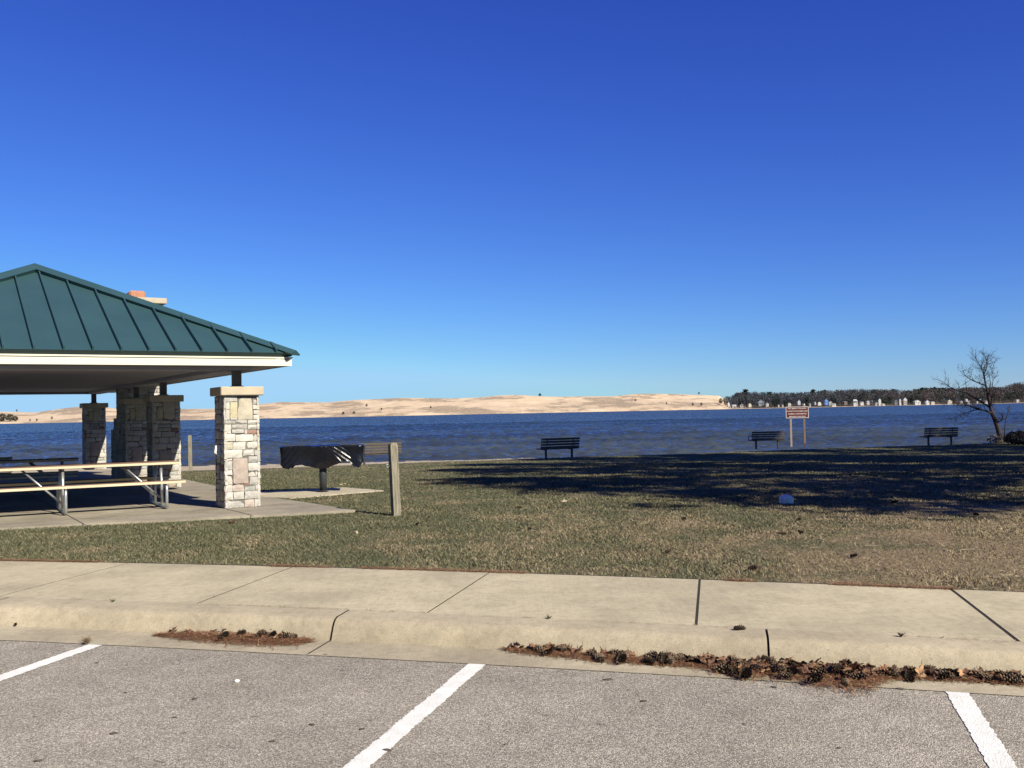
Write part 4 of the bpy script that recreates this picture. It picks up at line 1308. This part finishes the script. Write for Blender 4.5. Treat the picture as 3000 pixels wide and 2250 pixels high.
def leaf_mesh(seed, L=.11):
    r = random.Random(seed); mb = MB(); n = 12
    base = r.choice([(.24, .125, .065), (.16, .085, .05), (.36, .22, .12), (.09, .052, .036), (.12, .065, .042), (.28, .16, .085)])
    curl = r.uniform(5, 16); cz = r.uniform(-6, 6)
    rows = []
    for i in range(n + 1):
        t = i / n
        w_ = L * .30 * math.sin(PI * min(1, t * .93 + .05)) * (1 + .42 * math.sin(t * 17 + seed)) * (.6 + .4 * t)
        for k in (-1, -.5, 0, .5, 1):
            y = w_ * k; x = L * (t - .5)
            z = .5 * curl * y * y + .35 * cz * x * x + .006 * math.sin(t * 9 + k * 2 + seed)
            ang = cz * .04 * k * t * 3
            rows.append((x, y * math.cos(ang), z + y * math.sin(ang)))
    fs = [(i * 5 + k, i * 5 + k + 1, (i + 1) * 5 + k + 1, (i + 1) * 5 + k) for i in range(n) for k in range(4)]
    mb.add(rows, fs, lambda v: tuple(c * r.uniform(.85, 1.15) for c in base))
    mb.tube([(-L * .5, 0, rows[2][2]), (-L * .72, .005, .012)], .0013, 4, True, (.12, .07, .04))
    return mb.mesh('dry_leaf', M_leaf)
LEAVES = [leaf_mesh(i, random.uniform(.08, .13)) for i in range(12)]
# litter piles along the kerb: outline (px, upper y, lower y) on the gutter
PILE_A = [(455, 1858, 1860), (520, 1850, 1872), (600, 1845, 1880), (680, 1848, 1888), (760, 1856, 1892), (820, 1862, 1890), (870, 1866, 1888), (912, 1872, 1880)]
PILE_B = [(1478, 1897, 1902), (1510, 1893, 1912), (1560, 1897, 1918), (1650, 1905, 1925), (1750, 1915, 1938), (1850, 1920, 1944), (1950, 1928, 1950), (2050, 1933, 1958),
          (2150, 1936, 1982), (2240, 1940, 1985), (2330, 1938, 1998), (2420, 1945, 2012), (2500, 1950, 2022), (2545, 1956, 2022), (2600, 1968, 1992), (2700, 1972, 1990), (2800, 1978, 1994), (2900, 1984, 2000), (3000, 1990, 2008), (3120, 2002, 2018)]
def pile_pt(P, u=None, v=None):
    x = u if u is not None else random.uniform(P[0][0], P[-1][0])
    a = np.interp(x, [p[0] for p in P], [p[1] for p in P]); b = np.interp(x, [p[0] for p in P], [p[2] for p in P])
    v = random.random() if v is None else v
    q = at(x, a + (b - a) * v, .012)
    m = min(1., (b - a) / 45.) * math.sin(PI * min(.95, max(.05, v)))
    return q, m, x
def wsample(P):
    # sample proportional to local width
    while True:
        x = random.uniform(P[0][0], P[-1][0])
        wdt = np.interp(x, [p[0] for p in P], [p[2] - p[1] for p in P])
        if random.random() < .25 + .75 * wdt / 70.: return x
def needles():
    vs = []; n = 0; cs = []
    def needle(p, L=None, tiltmax=.35):
        L = L or random.uniform(.05, .12); a = random.uniform(0, 2 * PI); el = random.uniform(-.1, tiltmax)
        d = Vector((math.cos(a) * math.cos(el), math.sin(a) * math.cos(el), math.sin(el))); s = Vector((-d.y, d.x, 0)).normalized() * .0013
        bow = Vector((0, 0, random.uniform(0, .006)))
        P = [p - d * L / 2, p + bow, p + d * L / 2]
        k = random.uniform(.6, 1.35); c = random.choice([(.20, .085, .045), (.26, .125, .065), (.13, .065, .042), (.32, .19, .10)]); c = tuple(x * k for x in c)
        for q in P: vs.extend([q - s, q + s]); cs.extend([c, c])
    for P, N in ((PILE_A, 3200), (PILE_B, 7600)):
        for i in range(N):
            q, m, x = pile_pt(P, wsample(P), random.gauss(.55, .24)); q.z += random.uniform(0, .026) * m
            needle(q)
    # along the back edge of the sidewalk and in the kerb joint
    for i in range(9500):
        X = random.uniform(-6, 4.5); q = Vector((X, float(yB(X)) + abs(random.gauss(.0, .05)) - .02, .153 - .0 + random.uniform(-.01, .01)))
        if fbm(np.array([X]), np.array([0.]), 1.1, 3, 12.)[0] > .42: needle(q, None, .2)
    for i in range(500):
        X = random.uniform(-6, 4.5); q = Vector((X, float(yF(X)) + random.gauss(.0, .01), .156))
        if fbm(np.array([X]), np.array([3.]), 1.6, 3, 2.)[0] > .53: needle(q, random.uniform(.02, .06), .3)
    for i in range(900):
        q = Vector((random.uniform(-5, 5), random.uniform(5.2, 9.2), .0)); q.z = .158
        X = q.x; yy = float(yF(X)) + random.uniform(0, 1.9)
        if random.random() < .05: needle(Vector((X, yy, .156)), random.uniform(.02, .05), .1)
    V = np.array([tuple(v) for v in vs]); k = len(V) // 6; i = np.arange(k) * 6
    Fq = np.concatenate([np.stack([i, i + 1, i + 3, i + 2], 1), np.stack([i + 2, i + 3, i + 5, i + 4], 1)])
    o = link('pine_needles', npmesh('pine_needles', V, Fq, M_leaf, attr=np.array(cs)))
    prop(o, 'rust brown fallen pine needles in the gutter and along the sidewalk edge', 'pine needles', kind='stuff')
needles()
def drop(mesh, name, p, label, cat, group, s=1., flat=False):
    o = link(name, mesh); o.location = p; o.scale = (s, s, s)
    if flat: o.rotation_euler = (random.uniform(-.9, .9), random.uniform(-.7, .7), random.uniform(0, 6.28))
    else: o.rotation_euler = (random.uniform(0, 6.28), random.uniform(-.3, .3), random.uniform(0, 6.28))
    return prop(o, label, cat, group)
for i in range(10):
    q, m, x = pile_pt(PILE_A, random.uniform(520, 900), random.uniform(.05, .8)); q.z += .014 + .015 * m
    drop(random.choice(CONES), 'pine_cone', q, 'dark pine cone in the small litter pile left of the kerb joint', 'pine cone', 'pine cones in the small litter pile', random.uniform(.8, 1.05))
nB = 0
for i in range(70):
    x = wsample(PILE_B)
    q, m, x = pile_pt(PILE_B, x, random.uniform(.02, .9)); q.z += .016 + random.uniform(0, .035) * m
    lab = ('dark pine cone in the thick heap of litter right of the wide kerb joint', 'pine cones in the thick litter heap') if 2240 < x < 2600 else \
          (('dark pine cone in the long thin left end of the kerb litter', 'pine cones in the thin left litter') if x <= 2240 else ('dark pine cone in the thin litter at the right edge of the picture', 'pine cones in the right litter end'))
    drop(random.choice(CONES), 'pine_cone', q, lab[0], 'pine cone', lab[1], random.uniform(.8, 1.1))
for i in range(40):
    q, m, x = pile_pt(PILE_A, random.uniform(500, 860), random.uniform(-.05, .5)); q.z += .018
    drop(random.choice(LEAVES), 'dry_leaf', q, 'curled brown leaf in the small litter pile left of the kerb joint', 'leaf', 'leaves in the small litter pile', random.uniform(.7, 1.15), True)
for i in range(210):
    x = wsample(PILE_B)
    q, m, x = pile_pt(PILE_B, x, random.uniform(-.12, .75)); q.z += .018 + random.uniform(0, .03) * m
    lab = ('curled brown leaf in the thick heap of litter right of the wide kerb joint', 'leaves in the thick litter heap') if 2240 < x < 2600 else \
          (('curled brown leaf in the long thin left end of the kerb litter', 'leaves in the thin left litter') if x <= 2240 else ('curled brown leaf in the thin litter at the right edge of the picture', 'leaves in the right litter end'))
    drop(random.choice(LEAVES), 'dry_leaf', q, lab[0], 'leaf', lab[1], random.uniform(.7, 1.2), True)
for px, py, z, lab in [(1497, 1897, .02, 'lone orange brown leaf at the left tip of the long kerb litter'), (465, 1856, .02, 'small leaf at the left tip of the small litter pile')]:
    drop(LEAVES[2], 'dry_leaf', at(px, py, z), lab, 'leaf', None, .8, True)
drop(CONES[1], 'pine_cone', at(2166, 1840, .163), 'lone pine cone on the sidewalk edge above the long kerb litter', 'pine cone', None, .75)
drop(CONES[3], 'pine_cone', at(2185, 1974, .03), 'open pine cone lying by itself at the asphalt edge in front of the heap', 'pine cone', None, 1.1)
drop(CONES[0], 'pine_cone', at(46, 1829, .02), 'tiny cone in the gutter at the far left', 'pine cone', None, .5)
for px, py, lab in [(680, 1535, 'dark pine cone on the grass in front of the stone pillar'), (1520, 1491, 'dark pine cone on the grass left of the scattered pale leaves'),
                    (1554, 1554, 'dark pine cone in the mid lawn above the sidewalk centre'), (2340, 1528, 'dark pine cone on the tan grass right of the white marker block'),
                    (2620, 1476, 'dark pine cone just below the shade edge on the right'), (2292, 1570, 'open pine cone on the dead grass nearer the sidewalk'),
                    (2345, 1565, 'pine cone beside a thin twig on the dead grass'), (2500, 1636, 'large open pine cone on the bare sand patch'),
                    (1958, 1622, 'dark pine cone low in the middle lawn'), (2206, 1672, 'dark pine cone right beside the sidewalk edge'), (1222, 1541, 'dark pine cone on the green lawn right of the post'),
                    (2860, 1513, 'flat dark pine cone on the right lawn'), (1160, 1505, 'small dark cone at the foot of the near post'), (2004, 1526, 'pine cone and leaf bits below the shade')]:
    q = gl(px, py); q.z += .03
    drop(random.choice(CONES), 'pine_cone', q, lab, 'pine cone', 'pine cones scattered on the lawn', random.uniform(.75, 1.0))
M_pleaf = simple('bleached_leaf', (.36, .29, .21), .8, .15, 20.)
PL = []
for i in range(3):
    me = LEAVES[i].copy(); me.materials.clear(); me.materials.append(M_pleaf); PL.append(me)
for px, py, s, lab in [(1658, 1456, 1.1, 'large pale curled leaf in the middle of the lawn'), (1654, 1474, 1., 'pale crumpled leaf just below the large pale leaf'), (1569, 1423, .8, 'pale leaf left and above the large pale leaf'),
                       (1599, 1440, .7, 'small pale leaf between two others on the mid lawn'), (1599, 1428, .6, 'tiny pale leaf near the front of the tree shade'), (1641, 1440, .8, 'flat pale leaf right of the small pale leaf'),
                       (1887, 1465, .8, 'lone pale leaf on the lawn left of the shaded area'), (2537, 1372, 1.1, 'bright white leaf in the dark tree shade'), (2774, 1444, 1.1, 'pale leaf at the sunny edge in the right shade'),
                       (1046, 1567, .7, 'small pale leaf low on the green lawn below the grill'), (2725, 1525, .9, 'pale bark chip on the right lawn'), (2960, 1412, .9, 'pale leaf near the right edge in the shade'),
                       (1000, 1424, .9, 'tan leaf at the back edge of the grill pad'), (1012, 1422, .8, 'smaller tan leaf at the back edge of the grill pad')]:
    q = gl(px, py); q.z += .035
    drop(random.choice(PL), 'pale_leaf', q, lab, 'leaf', 'pale leaves scattered on the lawn', s, True)
# dead twigs in the right lawn
for k in range(5):
    q = gl(random.uniform(2300, 2960), random.uniform(1530, 1650))
    tw = MB(); a = random.uniform(-.3, .3); L = random.uniform(.08, .2)
    tw.tube([(-L / 2, 0, 0), (-.1 * L, .004, .002), (L / 2, -.006, .001)], [.0025, .003, .0015], 5, True)
    o = tw.build('dead_twig', M_pleaf); o.location = (q.x, q.y, q.z + .03); o.rotation_euler = (0, 0, a)
    prop(o, 'short bleached twig lying on the dead grass near the right sidewalk', 'twig', 'bleached twigs on the right lawn')
M_husk = simple('dark_husk', (.075, .062, .052), .9, .3, 40.)
for k, (px, py, r_) in enumerate([(284, 1941, .016), (368, 2028, .014), (570, 2047, .022), (512, 2101, .016), (333, 2148, .026), (914, 2122, .024), (797, 2171, .022), (112, 2228, .024), (1133, 2197, .030), (953, 1917, .022),
                               (1060, 2135, .018), (1781, 1990, .034), (1886, 2053, .026), (2268, 2012, .022), (2636, 2017, .030), (2180, 2120, .013), (1480, 2180, .012), (2460, 2190, .014)]):
    mb = MB(); blob(mb, (0, 0, 0), r_ * .72, (1.2, .7, .16), 6, .5, k * 3.1)
    o = mb.build('seed_husk', M_husk, None, True); o.location = at(px, py, .004); o.rotation_euler = (0, 0, random.uniform(-.6, .6))
    prop(o, 'flat dark husk lying on the asphalt between the parking lines' if py != 2197 else 'dark husk lying on the middle white parking line', 'husk', 'dark husks on the asphalt' if py != 2197 else None)
mb = MB(); blob(mb, (0, 0, 0), .014, (1.2, 1, .7), 6, .4, 5.); o = mb.build('pebble', M_pale, None, True); o.location = at(694, 1995, .008); prop(o, 'single pale pebble on the asphalt below the small litter pile', 'pebble')
# weed tufts at the kerb
def weed(px, py, z, h, n, label, col=(.16, .12, .075)):
    mb = MB()
    for i in range(n):
        a = random.uniform(0, 6.28); l = random.uniform(.3, 1.) * h; r = random.uniform(.2, 1.) * h
        mb.tube([(0, 0, 0), (math.cos(a) * r * .5, math.sin(a) * r * .5, l * .7), (math.cos(a) * r, math.sin(a) * r, l)], [.0022, .0018, .0006], 4, False, tuple(c * random.uniform(.6, 1.3) for c in col))
    o = mb.build('weed_tuft', M_leaf); o.location = at(px, py, z); return prop(o, label, 'weed', 'weeds in the pavement cracks')
weed(252, 1886, .004, .055, 60, 'dry brown weed tuft at the head of the left parking line')
weed(1607, 1813, .15, .035, 16, 'tiny weed in the kerb joint above the long litter', (.09, .10, .05))
weed(330, 1764, .15, .03, 22, 'thin weed in the sidewalk joint at the left', (.10, .10, .055))
weed(2640, 1866, .15, .03, 50, 'low dark weed patch at the kerb joint on the right', (.07, .06, .045))

# ------------------------------------------------------------------ bare tree by the water, sapling, bush, driftwood
M_bark = simple('dark_bark', (.045, .036, .036), .95, .3, 12., .1, .5, 40.)
def bare_tree():
    base = gl(2935, 1296); S = base.y / F
    t = thing('bare_tree', 'crooked leafless tree at the water edge on the right', 'tree', base)
    def P(px, py, y=0.): return Vector(((px - 2934) * S + (1296 - py) * S * .0203, y, (1296 - py) * S))
    tr = MB(); cr = MB(); rnd = random.Random(4)
    def limb(mb, pts, r0, r1, n=7):
        pts = [P(*p) for p in pts]; k = len(pts)
        mb.tube(pts, [.78 * (r0 + (r1 - r0) * (i / (k - 1))) for i in range(k)], n); return pts
    def twigs(pts, r0, L, depth, dens=2, upb=.35):
        for a, b in zip(pts[:-1], pts[1:]):
            for k in range(dens):
                p = a.lerp(b, rnd.random()); d = (b - a).normalized()
                q = Vector((rnd.gauss(0, 1), rnd.gauss(0, 1), rnd.gauss(0, 1) + upb)).normalized()
                d = (d * .9 + q * .9).normalized(); l = L * rnd.uniform(.5, 1.2)
                m = p + d * l * .5 + Vector((rnd.gauss(0, .05), rnd.gauss(0, .05), rnd.gauss(0, .04))) * l
                e = p + d * l + Vector((0, 0, .12 * l * rnd.uniform(0, 1.5)))
                cr.tube([p, m, e], [r0, r0 * .75, r0 * .4], 4, False)
                if depth > 0: twigs([p, m, e], r0 * .62, L * .58, depth - 1, 2, upb)
    trunk = [(2932, 1312), (2930, 1285, 0), (2924, 1255, .02), (2917, 1232, .05), (2908, 1207, .1), (2902, 1180, .1), (2896, 1150, .05), (2889, 1128, 0), (2886, 1108, 0)]
    pts = [P(*p) for p in trunk]; tr.tube(pts, [.19, .145, .13, .12, .10, .08, .062, .05, .04], 10); tr.build('trunk', M_bark, t, True)
    L = []
    L.append((limb(cr, [(2886, 1110), (2884, 1090, .1), (2893, 1068, .2), (2905, 1058, .2), (2924, 1043, .3)], .045, .010), .5))
    L.append((limb(cr, [(2887, 1115), (2880, 1092, -.2), (2868, 1078, -.3), (2858, 1060, -.4), (2850, 1048, -.4)], .04, .010), .5))
    L.append((limb(cr, [(2880, 1095, -.2), (2884, 1070, -.4), (2878, 1055, -.5), (2876, 1042, -.5)], .03, .008), .45))
    L.append((limb(cr, [(2890, 1130), (2875, 1120, .3), (2858, 1110, .5), (2845, 1098, .6), (2840, 1082, .7)], .05, .010), .5))
    L.append((limb(cr, [(2905, 1195, .1), (2880, 1172, .4), (2850, 1150, .7), (2820, 1138, .9), (2800, 1125, 1.), (2786, 1112, 1.)], .06, .010), .55))
    L.append((limb(cr, [(2908, 1210, .1), (2880, 1202, -.3), (2850, 1198, -.6), (2825, 1190, -.8), (2800, 1180, -1.), (2775, 1186, -1.1)], .075, .012), .6))
    L.append((limb(cr, [(2850, 1198, -.6), (2820, 1205, -.7), (2795, 1212, -.9), (2768, 1222, -1.)], .035, .008), .4))
    L.append((limb(cr, [(2880, 1202, -.3), (2850, 1188, .2), (2815, 1184, .5), (2785, 1176, .6)], .04, .008), .45))
    L.append((limb(cr, [(2912, 1215, .1), (2908, 1185, .2), (2909, 1150, .3), (2911, 1120, .3), (2910, 1090, .4)], .055, .010), .5))
    L.append((limb(cr, [(2909, 1155, .3), (2925, 1130, .6), (2932, 1105, .8), (2931, 1075, .8)], .03, .007), .4))
    L.append((limb(cr, [(2917, 1238, .05), (2928, 1232, -.2), (2931, 1220, -.3), (2927, 1210, -.3)], .05, .02), .25))
    L.append((limb(cr, [(2905, 1190, .1), (2890, 1165, -.6), (2870, 1150, -1.), (2845, 1145, -1.3)], .04, .008), .45))
    for pts, l in L: twigs(pts, .009, l * 1.1, 2, 3)
    cr.build('branches', M_bark, t, True)
    # sapling and driftwood and bush
    b2 = gl(2942, 1297); s = thing('sapling', 'thin leafless sapling leaning right beside the bare tree', 'sapling', b2)
    m = MB(); pts = [Vector((0, 0, -.05)), Vector((.05, 0, .6)), Vector((.13, .05, 1.15)), Vector((.26, 0, 1.65)), Vector((.40, .1, 2.05))]
    m.tube(pts, [.035, .03, .025, .018, .008], 6); m.build('stem', M_bark, s, True)
    cr2 = MB(); cr = cr2; twigs(pts[2:], .008, .35, 1, 2); cr2.build('twigs', M_bark, s)
bare_tree()
def bush(px, py, w_, h, n, label, col):
    r = np.random.default_rng(int(px)); p = gl(px, py)
    V, Fq, c = tuft(n, w_ / 2, h * .5, h * .42, .10, r, .5, col, .5)
    o = link('bush', npmesh('bush', V, Fq, M_far, attr=c)); o.location = p; return prop(o, label, 'bush')
bush(2988, 1302, 1.5, .75, 1900, 'dark low bush on the bank at the right edge', (.030, .028, .028))
bush(2916, 1299, .8, .5, 260, 'thin dry brush around the foot of the bare tree', (.10, .085, .075))
q = gl(2899, 1302); dr = MB()
dr.tube([(-.38, 0, .05), (-.1, .02, .03), (.12, 0, .04), (.26, .02, .13)], [.02, .035, .032, .014], 7); dr.tube([(.12, 0, .05), (.09, .02, .22), (.11, .0, .36)], [.022, .016, .008], 6)
dw = dr.build('driftwood', simple('bleached_driftwood', (.66, .62, .58), .8, .1, 20.), None, True); dw.location = (q.x, q.y, q.z + .03); prop(dw, 'bleached forked driftwood lying left of the bare tree', 'driftwood')

# ------------------------------------------------------------------ pines beyond the right edge: their shade falls across the lawn
M_need = attrmat('pine_foliage', .8, .3, 3., .2)
def pine_meshes(seed, Hh=16., c0=5.5, Rm=3.0, nl=40, per=34):
    r = random.Random(seed); rr = np.random.default_rng(seed)
    tr = MB(); pts = []; 
    for i in range(9):
        f = i / 8; pts.append((.12 * math.sin(f * 5 + seed), .12 * math.cos(f * 4 + seed), f * Hh * .97))
    tr.tube(pts, [.22 * (1 - .9 * i / 8) + .015 for i in range(9)], 9)
    Vs = []; Cs = []
    for i in range(nl):
        f = (i + r.random()) / nl; z = c0 + (Hh - c0) * f
        env = Rm * (math.sin(PI * min(1., .22 + .78 * f)) ** .8) * r.uniform(.55, 1.15) + .3
        a = i * 2.4 + r.uniform(-.4, .4); d = Vector((math.cos(a), math.sin(a), r.uniform(.0, .35)))
        e = Vector((0, 0, z)) + d * env
        tr.tube([(0, 0, z - .1), Vector((0, 0, z)) + d * env * .55 + Vector((0, 0, -.05)), e], [.05, .03, .01], 5, False)
        for k in range(5):
            t = .35 + .65 * (k + r.random()) / 5; c = Vector((0, 0, z)) + d * env * t + Vector((r.gauss(0, .28), r.gauss(0, .28), r.gauss(0, .14)))
            n = per; P = rr.normal(0, 1, (n, 3)) * np.array([.36, .36, .15]) + np.array(c)
            A = rr.normal(0, 1, (n, 3)); A[:, 2] += .5; A /= np.linalg.norm(A, axis=1)[:, None]
            B = np.cross(A, rr.normal(0, 1, (n, 3))); B /= np.linalg.norm(B, axis=1)[:, None]
            s = rr.uniform(.16, .30, n)[:, None]
            Vs.append(np.stack([P - B * s * .42, P + B * s * .42, P + A * s * 1.5], 1).reshape(-1, 3))
            g = rr.uniform(.7, 1.3, n)[:, None] * np.array([[.035, .060, .028]]); Cs.append(np.repeat(g, 3, 0))
    V = np.concatenate(Vs); C = np.concatenate(Cs)
    return tr.mesh('trunk', M_bark, True), npmesh('crown', V, np.arange(len(V)).reshape(-1, 3), M_need, attr=C)
PM = [pine_meshes(1, 16.5, 7.8, 2.9), pine_meshes(2, 17.5, 5., 3.6, 46, 36), pine_meshes(3, 15., 3.5, 3.0, 40, 30)]
for k, (x, y, m, s, lab) in enumerate([
        (14.9, 7.6, 0, .98, 'pine nearest the parking lot beyond the right edge'), (15.6, 13.4, 1, 1.0, 'broad pine second from the parking lot beyond the right edge'),
        (17.5, 18.6, 1, 1.08, 'broad tall pine in the middle of the group beyond the right edge'), (21.5, 23.5, 1, 1.22, 'very tall broad pine behind the middle of the group beyond the right edge'),
        (24.0, 28.0, 2, 1.2, 'low branched pine halfway to the lake beyond the right edge'), (29.5, 32.5, 1, 1.1, 'broad pine near the lake beyond the right edge'),
        (34.0, 39.0, 1, 1.0, 'broad pine close to the water beyond the right edge'), (22.5, 13.5, 2, 1.15, 'low branched pine far to the right by the parking lot'),
        (27.0, 20.5, 0, 1.2, 'slender tall pine far to the right of the lawn'), (40.0, 44.0, 2, 1.1, 'last low branched pine on the bank far right'),
        (26.5, 25.0, 0, 1.15, 'slender pine in the second row of the group beyond the right edge'), (36.0, 33.5, 2, 1.2, 'low branched pine in the second row near the lake')]):
    t = thing('pine_tree', lab, 'tree', (x, y, lzs(x, y) - .05), k * 1.1, 'pines shading the lawn'); t.scale = (s, s, s)
    link('trunk', PM[m][0], t); link('crown', PM[m][1], t)
for k in range(30):  # unseen pines added behind and left of the camera to cut low sky fill
    if k < 22: x, y = -62 + k * 5 + random.uniform(-1.5, 1.5), -27 + random.uniform(-5, 4)
    else: x, y = -44 + random.uniform(-5, 4), -22 + (k - 22) * 6.5
    t = thing('pine_tree', 'tall dark pine added out of view behind and left of the viewer to dim the sky fill', 'tree', (x, y, -.05), random.uniform(0, 6.2), 'unseen pines added to dim the sky fill')
    f = random.uniform(.85, 1.2); t.scale = (f * 1.25, f * 1.25, f); m = random.choice((1, 2, 2))
    link('trunk', PM[m][0], t); link('crown', PM[m][1], t)
print('objects', len(bpy.data.objects))
